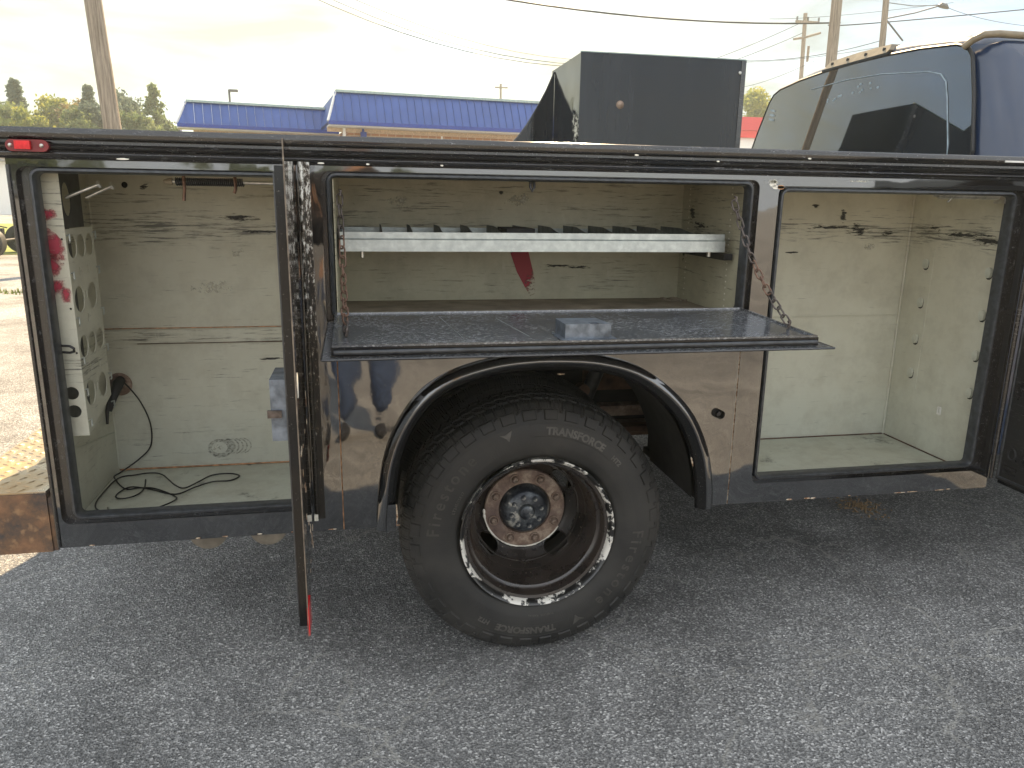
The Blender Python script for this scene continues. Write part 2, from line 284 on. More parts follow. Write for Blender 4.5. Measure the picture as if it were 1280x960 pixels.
M['door_dark'] = m_black('door_inner_dark_blue', 0.15, 0.5, 0.3, 0.002)
M['jeans'] = plain('blue_denim', (0.045, 0.075, 0.16), 0.9, var=0.3, scale=40)
M['jacket'] = plain('dark_jacket_cloth', (0.02, 0.022, 0.028), 0.9)
M['skin'] = plain('skin', (0.50, 0.30, 0.21), 0.5, var=0.08)
M['hair'] = plain('brown_hair', (0.05, 0.03, 0.02), 0.7)
M['phone'] = plain('phone_shell', (0.02, 0.02, 0.022), 0.2)

# ------------------------------------------------------------------ geometry helpers
def link(name, me, mat=None, parent=None):
    o = bpy.data.objects.new(name, me); COL.objects.link(o)
    if mat is not None: me.materials.append(M[mat] if isinstance(mat, str) else mat)
    if parent is not None:
        o.parent = parent; bpy.context.view_layer.update() if False else None
        o.matrix_parent_inverse = PINV.get(parent.name, Matrix.Identity(4))
    return o
PINV = {}
def root(name, label, cat, loc=(0, 0, 0), group=None, rz=0.0):
    o = bpy.data.objects.new(name, None); COL.objects.link(o); o.location = loc; o.rotation_euler = (0, 0, rz); o.empty_display_size = 0.2
    o['label'] = label; o['category'] = cat
    if group: o['group'] = group
    PINV[o.name] = (Matrix.Translation(loc) @ Matrix.Rotation(rz, 4, 'Z')).inverted()
    return o
def tag(o, label, cat, group=None):
    o['label'] = label; o['category'] = cat
    if group: o['group'] = group
    return o
def mesh_of(bm, name, smooth=None):
    me = bpy.data.meshes.new(name); bmesh.ops.recalc_face_normals(bm, faces=bm.faces); bm.to_mesh(me); bm.free()
    if smooth is not None:
        for p in me.polygons: p.use_smooth = True
        if smooth < 180: me.set_sharp_from_angle(angle=R_(smooth))
    return me
def obj(name, bm, mat, parent=None, smooth=None, bevel=0.0):
    if bevel > 0:
        es = [e_ for e_ in bm.edges if len(e_.link_faces) == 2 and e_.calc_face_angle(0) > 0.6]
        bmesh.ops.bevel(bm, geom=es, offset=bevel, segments=2, affect='EDGES', clamp_overlap=True)
        smooth = 40 if smooth is None else smooth
    return link(name, mesh_of(bm, name, smooth), mat, parent)
def BM(): return bmesh.new()
def box(bm, x0, x1, y0, y1, z0, z1, mtx=None):
    vs = [bm.verts.new(Vector(p)) for p in [(x0, y0, z0), (x1, y0, z0), (x1, y1, z0), (x0, y1, z0), (x0, y0, z1), (x1, y0, z1), (x1, y1, z1), (x0, y1, z1)]]
    for f in [(0, 3, 2, 1), (4, 5, 6, 7), (0, 1, 5, 4), (1, 2, 6, 5), (2, 3, 7, 6), (3, 0, 4, 7)]: bm.faces.new([vs[i] for i in f])
    if mtx is not None:
        for v_ in vs: v_.co = mtx @ v_.co
    return vs
def boxo(name, x0, x1, y0, y1, z0, z1, mat, parent=None, bevel=0.0, mtx=None):
    bm = BM(); box(bm, x0, x1, y0, y1, z0, z1, mtx); return obj(name, bm, mat, parent, bevel=bevel)
def tube(bm, pts, r, seg=8, closed=False, caps=True):
    pts = [Vector(p) for p in pts]; n = len(pts); rings = []
    rr = r if hasattr(r, '__len__') else [r]*n
    up = None
    for i, p in enumerate(pts):
        a = pts[(i-1) % n] if (closed or i > 0) else p; b = pts[(i+1) % n] if (closed or i < n-1) else p
        d = (b-a).normalized()
        if up is None: up = Vector((0, 0, 1)) if abs(d.z) < 0.9 else Vector((0, 1, 0))
        x = up.cross(d)
        if x.length < 1e-5: x = Vector((1, 0, 0)).cross(d)
        x.normalize(); y = d.cross(x); up = y
        rings.append([bm.verts.new(p + (x*math.cos(2*PI*k/seg) + y*math.sin(2*PI*k/seg))*rr[i]) for k in range(seg)])
    m = n if closed else n-1
    for i in range(m):
        A, B = rings[i], rings[(i+1) % n]
        for k in range(seg): bm.faces.new([A[k], A[(k+1) % seg], B[(k+1) % seg], B[k]])
    if caps and not closed: bm.faces.new(rings[0][::-1]); bm.faces.new(rings[-1])
def tubeo(name, pts, r, mat, parent=None, seg=8, closed=False):
    bm = BM(); tube(bm, pts, r, seg, closed); return obj(name, bm, mat, parent, smooth=60)
def lathe_y(bm, prof, cx, cz, seg=96, closed=False):
    """prof: (y, r) turned about the y axis through (cx, cz)"""
    rings = []
    for y, r in prof:
        if r < 1e-6: rings.append([bm.verts.new((cx, y, cz))]*seg); continue
        rings.append([bm.verts.new((cx+r*math.cos(2*PI*k/seg), y, cz+r*math.sin(2*PI*k/seg))) for k in range(seg)])
    m = len(prof) if closed else len(prof)-1
    for i in range(m):
        A, B = rings[i], rings[(i+1) % len(prof)]
        for k in range(seg):
            q = [A[k], A[(k+1) % seg], B[(k+1) % seg], B[k]]
            q = [v_ for j, v_ in enumerate(q) if v_ not in q[:j]]
            if len(q) > 2: bm.faces.new(q)
def rrect(x0, x1, z0, z1, r, n=5):
    out = []
    for (cx, cz, a0) in [(x1-r, z1-r, 0), (x0+r, z1-r, 90), (x0+r, z0+r, 180), (x1-r, z0+r, 270)]:
        for k in range(n+1):
            a = R_(a0+90*k/n); out.append((cx+r*math.cos(a), cz+r*math.sin(a)))
    return out
def circ(cx, cz, r, n=20, rx=None, rot=0.0):
    rx = rx or r; o = []
    for k in range(n):
        a = 2*PI*k/n; x, z = rx*math.cos(a), r*math.sin(a); o.append((cx+x*math.cos(rot)-z*math.sin(rot), cz+x*math.sin(rot)+z*math.cos(rot)))
    return o
def slot(cx, cz, L, r, rot, n=6):
    o = []
    for s in (1, -1):
        for k in range(n+1):
            a = R_(-90+180*k/n) + (0 if s > 0 else PI); x, z = s*L/2+r*math.cos(a), r*math.sin(a)
            o.append((cx+x*math.cos(rot)-z*math.sin(rot), cz+x*math.sin(rot)+z*math.cos(rot)))
    return o
def plate(bm, outer, holes, fn, thick, extra=()):
    """flat (u,v) plate with holes; fn(u,v)->(Vector point, Vector normal); thickness along normal"""
    loops = [outer]+list(holes); vs = []; es = []
    for L in loops:
        b = len(vs); vs += [Vector(p) for p in L]; es += [(b+i, b+(i+1) % len(L)) for i in range(len(L))]
    vs += [Vector(p) for p in extra]
    ov, oe, of, *_ = delaunay_2d_cdt(vs, es, [], 0, 1e-6)
    def inside(p, L):
        c = False; j = len(L)-1
        for i in range(len(L)):
            if (L[i][1] > p[1]) != (L[j][1] > p[1]) and p[0] < (L[j][0]-L[i][0])*(p[1]-L[i][1])/(L[j][1]-L[i][1])+L[i][0]: c = not c
            j = i
        return c
    F = []
    for f in of:
        c = (sum(ov[i][0] for i in f)/len(f), sum(ov[i][1] for i in f)/len(f))
        if inside(c, outer) and not any(inside(c, h) for h in holes): F.append(f)
    used = sorted({i for f in F for i in f}); A = {}; B = {}
    for i in used:
        p, nrm = fn(ov[i][0], ov[i][1]); A[i] = bm.verts.new(p); B[i] = bm.verts.new(p+nrm*thick)
    cnt = {}
    for f in F:
        bm.faces.new([A[i] for i in f]); bm.faces.new([B[i] for i in reversed(f)])
        for a, b in zip(f, list(f[1:])+[f[0]]):
            cnt[(a, b)] = cnt.get((a, b), 0)+1
    for (a, b) in cnt:
        if (b, a) not in cnt: bm.faces.new([A[b], A[a], B[a], B[b]])
XZ = lambda y: (lambda u, v: (Vector((u, y, v)), Vector((0, 1, 0))))
def plateo(name, outer, holes, y, thick, mat, parent, extra=(), bevel=0.0, fn=None, smooth=None):
    bm = BM(); plate(bm, outer, holes, fn or XZ(y), thick, extra); return obj(name, bm, mat, parent, smooth=smooth)
def sweep_x(bm, prof, x0, x1):
    A = [bm.verts.new((x0, y, z)) for y, z in prof]; B = [bm.verts.new((x1, y, z)) for y, z in prof]; n = len(prof)
    for i in range(n): bm.faces.new([A[i], A[(i+1) % n], B[(i+1) % n], B[i]])
    bm.faces.new(A[::-1]); bm.faces.new(B)
def copy_tree(o, parent=None):
    c = o.copy(); COL.objects.link(c)
    if parent is not None: c.parent = parent
    for ch in o.children: copy_tree(ch, c)
    return c
def blob(name, u, v, w, h, mat, parent, plane='y', at=0.0, rot=0.0, n=14, seed=0):
    """thin irregular patch lying 1 mm off a surface"""
    r = random.Random(seed+int(u*1000)+int(v*1000)); bm = BM(); pts = []
    for k in range(n):
        a = 2*PI*k/n; q = 1+0.28*(r.random()-0.5); x, z = w/2*math.cos(a)*q, h/2*math.sin(a)*q
        pts.append((u+x*math.cos(rot)-z*math.sin(rot), v+x*math.sin(rot)+z*math.cos(rot)))
    fn = {'y': lambda a, b: (Vector((a, at, b)), Vector((0, 1, 0))), 'x': lambda a, b: (Vector((at, a, b)), Vector((1, 0, 0))), 'z': lambda a, b: (Vector((a, b, at)), Vector((0, 0, -1)))}[plane]
    plate(bm, pts, [], fn, 0.0004); return obj(name, bm, mat, parent)
# ------------------------------------------------------------------ ground
def sheet(name, pts, z, mat):
    bm = BM(); bm.faces.new([bm.verts.new((x, y, z)) for x, y in pts]); o = obj(name, bm, mat); o['kind'] = 'structure'; return o
sheet('parking_lot', [(-400, -400), (400, -400), (400, 400), (-400, 400)], 0.0, 'asphalt')
sheet('grass_verge', [(-60, 17.2), (-5.2, 16.6), (-5.6, 34), (-60, 40)], 0.012, 'grass')
bm = BM()
for k in range(260):
    x = -6.2+rng.random()*2.4; y = 9.5+rng.normal()*0.10; a = rng.random()*PI; h = 0.03+0.06*rng.random()
    d = Vector((math.cos(a), math.sin(a), 0))*0.012; p = Vector((x, y, 0)); q = p+Vector((rng.normal()*0.02, rng.normal()*0.02, h))
    bm.faces.new([bm.verts.new(p-d), bm.verts.new(p+d), bm.verts.new(q)])
o = obj('weeds', bm, 'grass'); o['kind'] = 'stuff'; tag(o, 'thin line of green weeds growing in a pavement crack', 'weeds')
bm = BM()
for k in range(220):
    a = rng.random()*2*PI; r_ = abs(rng.normal()); x = 2.20+0.055*r_*math.cos(a); y = 0.918+0.07*r_*math.sin(a); s = 0.004+0.005*rng.random()
    vs = [bm.verts.new((x+s*math.cos(t_), y+s*math.sin(t_), 0.001)) for t_ in (0, 2.1, 4.2)]; tp = bm.verts.new((x, y, 0.001+s*0.8))
    for i in range(3): bm.faces.new([vs[i], vs[(i+1) % 3], tp])
o = obj('sand_crumbs', bm, 'leaf_sand'); o['kind'] = 'stuff'; tag(o, 'small tan patch of crumbled sand on the asphalt below the right compartment', 'sand')

def crack(pts, w, lab):
    bm = BM(); P = []
    for (xa, ya), (xb, yb) in zip(pts, pts[1:]):
        n = max(3, int(math.hypot(xb-xa, yb-ya)/0.02))
        for k in range(n): P.append((xa+(xb-xa)*k/n, ya+(yb-ya)*k/n))
    prev = None
    for i, (x, y) in enumerate(P):
        o = Vector((mnoise.noise(Vector((x*9, y*9, 1))), mnoise.noise(Vector((x*9, y*9, 5))), 0))*0.035; q = 1.3*w*(0.5+abs(mnoise.noise(Vector((x*30, y*30, 2))))*1.6)
        a = bm.verts.new((x+o.x-q*0.6, y+o.y-q, 0.0012)); b = bm.verts.new((x+o.x+q*0.6, y+o.y+q, 0.0012))
        if prev: bm.faces.new([prev[0], a, b, prev[1]])
        prev = (a, b)
    o = obj('pavement_crack', bm, 'crack'); o['kind'] = 'stuff'; tag(o, lab, 'crack')
crack([(2.50, 0.85), (2.43, 0.74), (2.33, 0.50), (2.31, 0.28), (2.27, 0.10), (2.30, -0.1)], 0.010, 'pale dusty crack running towards the camera at the right edge')
crack([(0.80, 0.02), (0.94, -0.03), (1.22, -0.01), (1.46, -0.20), (1.66, -0.15), (1.97, -0.09), (2.3, -0.10)], 0.007, 'pale crack crossing the asphalt to the right of the tyre')
crack([(1.10, -0.42), (1.36, -0.36), (1.62, -0.40), (1.95, -0.42)], 0.006, 'short pale crack near the lower right corner')
crack([(0.60, -0.02), (0.71, 0.03), (0.83, 0.15), (0.90, 0.27)], 0.006, 'thin pale crack just beside the tyre')
crack([(-0.35, -0.10), (-0.10, -0.14), (0.15, -0.12), (0.33, -0.14)], 0.006, 'faint pale crack in front of the open left door')

# ------------------------------------------------------------------ background building: blue standing-seam mansard over brick
bd = root('brick_building', 'low tan brick building with a bright blue metal mansard roof behind the truck', 'building', (1.5, 22, 0))
def wing(ax, ay, bx, by, z_e, z_t, back, step, hipA):
    """front line A->B; sloped roof panels between eave z_e and top z_t, leaning back"""
    A = Vector((ax, ay, 0)); B = Vector((bx, by, 0)); d = (B-A).normalized(); nrm = Vector((-d.y, d.x, 0)); L = (B-A).length
    n = int(L/step); w = L/n
    for k in range(n):
        bm = BM(); s0 = k*w; s1 = (k+1)*w-0.004
        o0 = 0.0 if k else 0.0
        top0 = A+d*(s0+(hipA if k == 0 else 0))+nrm*back+Vector((0, 0, z_t)); top1 = A+d*s1+nrm*back+Vector((0, 0, z_t))
        b0 = A+d*s0+Vector((0, 0, z_e)); b1 = A+d*s1+Vector((0, 0, z_e)); th = nrm*0.03
        q = [bm.verts.new(p) for p in (b0, b1, top1, top0)]; q2 = [bm.verts.new(p+th) for p in (b0, b1, top1, top0)]
        bm.faces.new(q); bm.faces.new(q2[::-1])
        for i in range(4): bm.faces.new([q[i], q2[i], q2[(i+1) % 4], q[(i+1) % 4]])
        if k:   # raised seam
            so = -nrm*0.035
            r4 = [b0, b0+d*0.018, top0+d*0.018, top0]; ra = [bm.verts.new(p) for p in r4]; rb = [bm.verts.new(p+so) for p in r4]
            bm.faces.new(rb)
            for i in range(4): bm.faces.new([ra[i], rb[i], rb[(i+1) % 4], ra[(i+1) % 4]])
        obj('roof_panel', bm, 'roof_blue', bd)
    def beam(p0, p1, w_, h_, name, mat):
        bm = BM(); dd = (p1-p0); ln = dd.length; dd.normalize(); m_ = Matrix.Translation(p0) @ dd.to_track_quat('X', 'Z').to_matrix().to_4x4()
        box(bm, 0, ln, -w_/2, w_/2, -h_/2, h_/2, m_); return obj(name, bm, mat, bd)
    Z = lambda z: Vector((0, 0, z))
    beam(A+Z(z_e-0.04)-nrm*0.03, B+Z(z_e-0.04)-nrm*0.03, 0.10, 0.09, 'gutter', 'blue_trim')
    beam(A+d*hipA+nrm*back+Z(z_t+0.02), B+nrm*back+Z(z_t+0.02), 0.16, 0.06, 'ridge_cap', 'roof_trim')
    beam(A+Z(z_e)-d*0.02-nrm*0.02, A+d*hipA+nrm*back+Z(z_t), 0.05, 0.05, 'hip_cap', 'white')
    # hip end running back
    bm = BM(); e0 = A+Z(z_e); e1 = A+nrm*4+Z(z_e); t1_ = A+d*hipA+nrm*4+Z(z_t); t0_ = A+d*hipA+nrm*back+Z(z_t)
    q = [bm.verts.new(p) for p in (e0, e1, t1_, t0_)]; q2 = [bm.verts.new(p+d*0.05-Z(0.03)) for p in (e0, e1, t1_, t0_)]
    bm.faces.new(q); bm.faces.new(q2[::-1])
    for i in range(4): bm.faces.new([q[i], q2[i], q2[(i+1) % 4], q[(i+1) % 4]])
    obj('hip_end', bm, 'roof_blue', bd)
    # wall
    bm = BM(); ins = 0.55
    w0 = A+d*ins+nrm*ins; w1 = B+nrm*ins; wb = nrm*6
    vs = [bm.verts.new(p+Z(z)) for z in (0, z_e-0.1) for p in (w0, w1, w1+wb, w0+wb)]
    for f in [(0, 1, 5, 4), (1, 2, 6, 5), (2, 3, 7, 6), (3, 0, 4, 7), (4, 5, 6, 7)]: bm.faces.new([vs[i] for i in f])
    obj('wall', bm, 'brick', bd)
    bm = BM(); sv = [bm.verts.new(p) for p in (A+Z(z_e-0.085), B+Z(z_e-0.085), B+nrm*0.6+Z(z_e-0.085), A+nrm*0.6+Z(z_e-0.085))]; sv2 = [bm.verts.new(v_.co+Vector((0, 0, -0.03))) for v_ in sv]
    bm.faces.new(sv); bm.faces.new(sv2[::-1])
    for i in range(4): bm.faces.new([sv[i], sv2[i], sv2[(i+1) % 4], sv[(i+1) % 4]])
    obj('soffit', bm, 'white', bd)
    return A, d, nrm
A, d, nrm = wing(-0.73, 18.88, 7.5, 19.95, 3.22, 3.98, 0.42, 0.205, 0.24)
def wall_piece(name, s, w_, z0, z1, off, th, mat):
    m_ = Matrix.Translation(A+d*s+nrm*off) @ Matrix.Rotation(math.atan2(d.y, d.x), 4, 'Z'); bm = BM(); box(bm, 0, w_, -th, 0, z0, z1, m_); return obj(name, bm, mat, bd)
wall_piece('wall_lamp', 0.86, 0.15, 2.84, 3.02, 0.55, 0.12, 'blue_trim'); wall_piece('wall_lamp', 0.90, 0.06, 3.02, 3.12, 0.55, 0.05, 'blue_trim')
wall_piece('control_joint', 3.05, 0.05, 0.0, 3.1, 0.55, 0.006, 'white')
wall_piece('downpipe', 0.40, 0.07, 0.0, 3.1, 0.55, 0.07, 'white')
wall_piece('frieze', 0.0, 7.0, 3.0, 3.1, 0.546, 0.03, 'tan_panel')
A, d, nrm = wing(-4.72, 20.55, -0.55, 21.40, 3.18, 3.78, 0.40, 0.215, 0.26)
wall_piece('frieze', 0.4, 3.7, 2.98, 3.08, 0.546, 0.03, 'tan_panel')
for s in (0.75, 1.35, 2.5): wall_piece('pilaster', s, 0.12, 0, 2.98, 0.545, 0.05, 'brick')
wall_piece('sign_band', 1.0, 1.3, 2.80, 2.96, 0.54, 0.04, 'white')

# ------------------------------------------------------------------ poles, lamps, wires
def pole(name, label, base, top, r0, r1, mat='pole', cat='utility pole', group='wooden utility poles'):
    t_ = root(name, label, cat, (base[0], base[1], 0), group)
    bm = BM(); tube(bm, [Vector(base).lerp(Vector(top), k/6) for k in range(7)], [r0+(r1-r0)*k/6 for k in range(7)], 14)
    obj('post', bm, mat, t_, smooth=60); return t_
pl = pole('utility_pole', 'thick leaning weathered wooden pole above the tail of the truck bed', (-4.36, 14, 0), (-4.86, 14, 10.5), 0.165, 0.125)
p2 = pole('utility_pole', 'leaning wooden pole just left of the cab roof lamp cover', (13.95, 20, 0), (13.82, 20, 12), 0.17, 0.14)
p3 = pole('utility_pole', 'dark wooden pole carrying the street lamp arm over the cab', (18.6, 24, 0), (18.2, 24, 11), 0.12, 0.10)
tubeo('arm', [(18.32, 24, 7.72), (19.5, 24, 7.98), (20.45, 24, 8.27)], 0.022, 'lamp_grey', p3)
bm = BM(); tube(bm, [(20.40, 24, 8.26), (20.5, 24, 8.29), (20.7, 24, 8.26), (20.82, 24, 8.20)], [0.04, 0.09, 0.09, 0.03], 10); obj('lamp_head', bm, 'lamp_grey', p3, smooth=60)
tubeo('bracket_wire', [(18.33, 24, 7.75), (18.8, 24, 7.35), (19.15, 24, 7.05)], 0.03, 'lamp_grey', p3)
tubeo('bracket_wire', [(18.35, 24, 8.25), (19.4, 24, 8.2), (20.4, 24, 8.28)], 0.014, 'lamp_grey', p3)
p4 = pole('utility_pole', 'distant utility pole with two cross arms above the black cabinet', (28.05, 45, 0), (27.6, 45, 12.9), 0.15, 0.12)
boxo('cross_arm', 26.95, 28.55, 44.88, 44.98, 12.32, 12.46, 'pole', p4)
tubeo('cross_arm', [(26.9, 44.9, 11.35), (27.7, 44.9, 11.5), (28.7, 44.9, 11.8)], 0.07, 'pole', p4)
tubeo('brace', [(28.05, 45, 10.1), (27.95, 44.85, 11.0)], 0.08, 'pole', p4)
for k in range(3): boxo('insulator', 27.0+k*0.74, 27.08+k*0.74, 44.9, 44.98, 12.46, 12.68, 'lamp_grey', p4)
p5 = pole('utility_pole', 'small far pole with a cross arm showing over the blue roof', (12.82, 70, 0), (12.8, 70, 11.5), 0.14, 0.10)
boxo('cross_arm', 12.25, 13.42, 69.85, 69.95, 11.12, 11.24, 'pole', p5)
lt = root('street_lamp', 'slim grey lamp post behind the left blue roof with a flat head', 'street lamp', (-5.47, 35, 0))
tubeo('post', [(-5.47, 35, 0), (-5.49, 35, 5.82)], 0.05, 'lamp_grey', lt)
boxo('lamp_head', -5.5, -5.12, 34.9, 35.1, 5.74, 5.84, 'lamp_grey', lt)
def wire(label, pts, r, mat='wire', sagn=14):
    P_ = [Vector(p) for p in pts]; out = []
    if len(P_) == 3:
        a, m_, b = P_
        for k in range(sagn+1):
            t_ = k/sagn; out.append(a*(1-t_)*(1-2*t_)+m_*4*t_*(1-t_)+b*t_*(2*t_-1))
    else: out = P_
    bm = BM(); tube(bm, out, r, 6); o = obj('power_line', bm, mat, smooth=60); tag(o, label, 'power line', 'overhead lines'); return o
wire('lowest of the three sagging lines above the blue roof', [(-4.2, 15.5, 6.9), (1.0, 16, 4.83), (5.9, 16.5, 4.44)], 0.008)
wire('middle one of the three sagging lines above the blue roof', [(-4.0, 15.6, 7.0), (1.1, 16.1, 4.93), (6.0, 16.6, 4.50)], 0.007)
wire('uppermost of the three sagging lines above the blue roof', [(-4.0, 15.7, 7.15), (1.5, 16.2, 5.02), (6.2, 16.7, 4.64)], 0.006)
wire('thick dark cable running across the sky above the black cabinet', [(2.0, 26, 8.35), (9.99, 26, 7.75), (17.9, 26, 7.98)], 0.030)
wire('cable running from the leaning pole across to the lamp pole', [(17.7, 26, 7.95), (18.8, 26, 7.98), (25.9, 26, 8.9)], 0.020)
wire('thin line rising steeply from above the cabinet to the upper cross arm', [(12.6, 26, 6.35), (14.4, 26, 7.05), (16.2, 26, 7.85)], 0.010)
wire('thin line rising to the lower cross arm of the distant pole', [(13.3, 26, 6.3), (15.0, 26, 6.95), (16.4, 26, 7.55)], 0.010)
wire('nearly level line ending low on the lamp pole', [(13.6, 26, 6.45), (16.6, 26, 6.72), (19.7, 26, 7.45)], 0.012)
wire('nearly level line just below the other one at the cab roof', [(13.6, 26, 6.40), (16.2, 26, 6.62), (19.6, 26, 7.20)], 0.008)
wire('faint line crossing low over the cab roof edge', [(13.4, 26, 5.5), (14.8, 26, 5.72), (17.0, 26, 6.6)], 0.008)
wire('thin line hanging from the street lamp head to the upper right', [(22.4, 26, 8.75), (24.3, 26, 8.42), (26.5, 26, 8.30)], 0.009)
wire('faint line over the top of both right hand poles', [(15.0, 26, 7.95), (18.0, 26, 8.25), (22.6, 26, 8.95)], 0.007)

# ------------------------------------------------------------------ trees
def leaves(name, gen, n, s, mat, parent):
    if s < 0.3: n = int(n*2.2); s *= 0.62
    P = np.array([gen() for _ in range(n)]); a = rng.normal(size=(n, 3)); a /= np.linalg.norm(a, axis=1)[:, None]
    b = np.cross(a, rng.normal(size=(n, 3))); b /= np.linalg.norm(b, axis=1)[:, None]; sz = s*(0.5+rng.random((n, 1)))
    V = np.concatenate([P-a*sz-b*sz*0.4, P+a*sz-b*sz*0.4, P+a*sz*0.6+b*sz*0.7, P-a*sz*0.6+b*sz*0.7], 1).reshape(-1, 3)
    me = bpy.data.meshes.new(name); me.from_pydata(V.tolist(), [], np.arange(4*n).reshape(n, 4).tolist()); return link(name, me, mat, parent)
def conifer(label, x, y, h, w, mat='leaf_dark', n=5200, group='trees on the skyline behind the truck', s=0.16):
    t_ = root('conifer_tree', label, 'tree', (x, y, 0), group); bm = BM(); tube(bm, [(x, y, 0), (x, y, h*0.97)], [0.22, 0.03], 7); obj('trunk', bm, 'bark', t_)
    br = [(h*(0.12+0.86*(k/70)), rng.random()*2*PI, 0.7+0.45*rng.random()) for k in range(70)]
    bm = BM()
    for z, a, q in br: tube(bm, [(x, y, z), (x+w*(1-z/h)*q*math.cos(a), y+w*(1-z/h)*q*math.sin(a), z-0.15)], [0.03, 0.01], 4)
    obj('branches', bm, 'bark', t_)
    def gen():
        z, a, q = br[int(rng.random()*70)]; r_ = rng.random()**0.6*w*(1.03-z/h)*q
        return (x+r_*math.cos(a)+rng.normal()*0.12, y+r_*math.sin(a)+rng.normal()*0.12, z-0.12*r_+rng.normal()*0.10)
    leaves('crown', gen, n, s, mat, t_); return t_
def broadleaf(label, x, y, h, w, mat, n=2600, group='trees on the skyline behind the truck', s=0.17, dens=1.0):
    t_ = root('broadleaf_tree', label, 'tree', (x, y, 0), group); bm = BM(); tube(bm, [(x, y, 0), (x+0.1, y, h*0.45)], [0.25, 0.16], 8)
    cl = []
    for k in range(24):
        a = rng.random()*2*PI; q = rng.random()**0.5; z = h*(0.42+0.52*rng.random()); rr = w*math.sqrt(max(0.05, 1-((z/h-0.62)/0.42)**2))*q
        c = Vector((x+rr*math.cos(a), y+rr*math.sin(a), z)); cl.append(c)
        tube(bm, [(x+0.1, y, h*0.42), Vector((x, y, h*0.5)).lerp(c, 0.5)+Vector((0, 0, 0.2)), c, c+Vector((rng.normal()*0.2, rng.normal()*0.2, 0.6))], [0.1, 0.05, 0.025, 0.008], 5)
    obj('trunk', bm, 'bark', t_)
    def gen():
        c = cl[int(rng.random()*24)]; g = rng.normal(size=3)*0.42*w/2.2; return (c.x+g[0], c.y+g[1], c.z+g[2]*0.8)
    leaves('crown', gen, int(n*dens), s, mat, t_); return t_
conifer('dark pointed evergreen, leftmost on the skyline', -23.6, 60, 9.1, 3.0)
conifer('dark evergreen at the left of the leaning wooden pole', -18.8, 60, 8.9, 2.3, n=4200)
conifer('tall open spruce beside the left end of the blue roof', -14.4, 60, 9.1, 3.0, n=3400, mat='leaf_green')
broadleaf('rounded dark green tree at the right of the leaning pole', -16.4, 61, 8.5, 1.7, 'leaf_dark', 6000)
broadleaf('yellow green tree next to the leftmost evergreen', -21.9, 62, 8.2, 1.4, 'leaf_yellow', 4600)
broadleaf('thin brownish tree with bare twigs left of the pole', -20.3, 61, 8.1, 1.5, 'leaf_brown', 1900)
broadleaf('low yellow bush top just left of the leaning pole', -19.5, 57, 6.6, 1.0, 'leaf_yellow', 2600)
broadleaf('small brown green tree top at the end of the blue roof', -13.2, 57, 6.35, 0.9, 'leaf_green', 1900)
broadleaf('broad green tree low behind the marker lamp', -25.6, 58, 7.6, 1.8, 'leaf_green', 5200)
for k, (lb, x, y, h_, w_, m_, n_) in enumerate([
    ('low green bush mass between the two left evergreens', -22.6, 56, 6.9, 1.5, 'leaf_green', 4200), ('yellow bush top left of the bare twigs', -21.2, 55, 6.9, 1.2, 'leaf_yellow', 3400),
    ('dull green bush just behind the leaning pole', -18.0, 56, 7.1, 1.4, 'leaf_green', 4200), ('dense dark bush right of the leaning pole', -17.2, 57, 7.6, 1.3, 'leaf_dark', 4200),
    ('grey green bush between the round tree and the spruce', -15.4, 56, 7.0, 1.2, 'leaf_green', 3400), ('low olive bush at the foot of the spruce', -13.9, 55, 6.5, 1.1, 'leaf_green', 3400)]):
    broadleaf(lb, x, y, h_, w_, m_, n_)
broadleaf('yellow green tree between the black cabinet and the cab', 32.6, 60, 10.6, 1.9, 'leaf_yellow', 4200)
broadleaf('green tree hidden mostly by the cab window', 36.5, 62, 10.2, 2.4, 'leaf_green', 5200)
# far tree line on the other side of the lot, seen in the glossy paint only
src = broadleaf('far tree across the lot behind the photographer', -30, -75, 6.5, 3.2, 'leaf_green', 900, group='far trees across the lot', s=0.35)
for k, (x, y, s) in enumerate([(-22, -78, 1.0), (-15, -74, 1.2), (-7, -80, 0.9), (1, -76, 1.15), (8, -79, 0.95), (15, -75, 1.25), (23, -77, 1.0), (31, -80, 1.1), (40, -76, 1.0)]):
    c = copy_tree(src); c.location = (x, y, 0); c.scale = (s, s, s)

# ------------------------------------------------------------------ small far things
rb = root('red_canopy', 'red fascia of a far canopy between the cabinet and the cab', 'building', (22, 40, 0))
boxo('fascia', 20.6, 24.5, 39.6, 43, 5.35, 6.05, 'red_roof', rb); boxo('lower_fascia', 20.7, 24.4, 39.7, 42.9, 4.95, 5.345, 'red_lens', rb)
boxo('wall', 20.8, 24.3, 39.9, 42.5, 0, 4.945, 'white', rb); boxo('window', 21.2, 23.9, 39.86, 39.895, 1.0, 2.6, 'glass', rb)
hs = root('white_house', 'pale far house at the left edge behind the grass', 'house', (-30, 52, 0))
boxo('wall', -34, -20.6, 50, 56, 0, 3.1, 'white', hs)
bm = BM(); vs = [bm.verts.new(p) for p in [(-34.4, 49.5, 3.105), (-20.2, 49.5, 3.105), (-20.2, 56.5, 3.105), (-34.4, 56.5, 3.105), (-33, 53, 5.2), (-21.5, 53, 5.2)]]
for f in [(0, 1, 5, 4), (1, 2, 5), (2, 3, 4, 5), (3, 0, 4), (3, 2, 1, 0)]: bm.faces.new([vs[i] for i in f])
obj('roof', bm, 'lamp_grey', hs)
for x in (-31, -27.5, -23.2): boxo('window', x, x+1.1, 49.95, 49.995, 1.1, 2.2, 'glass', hs)
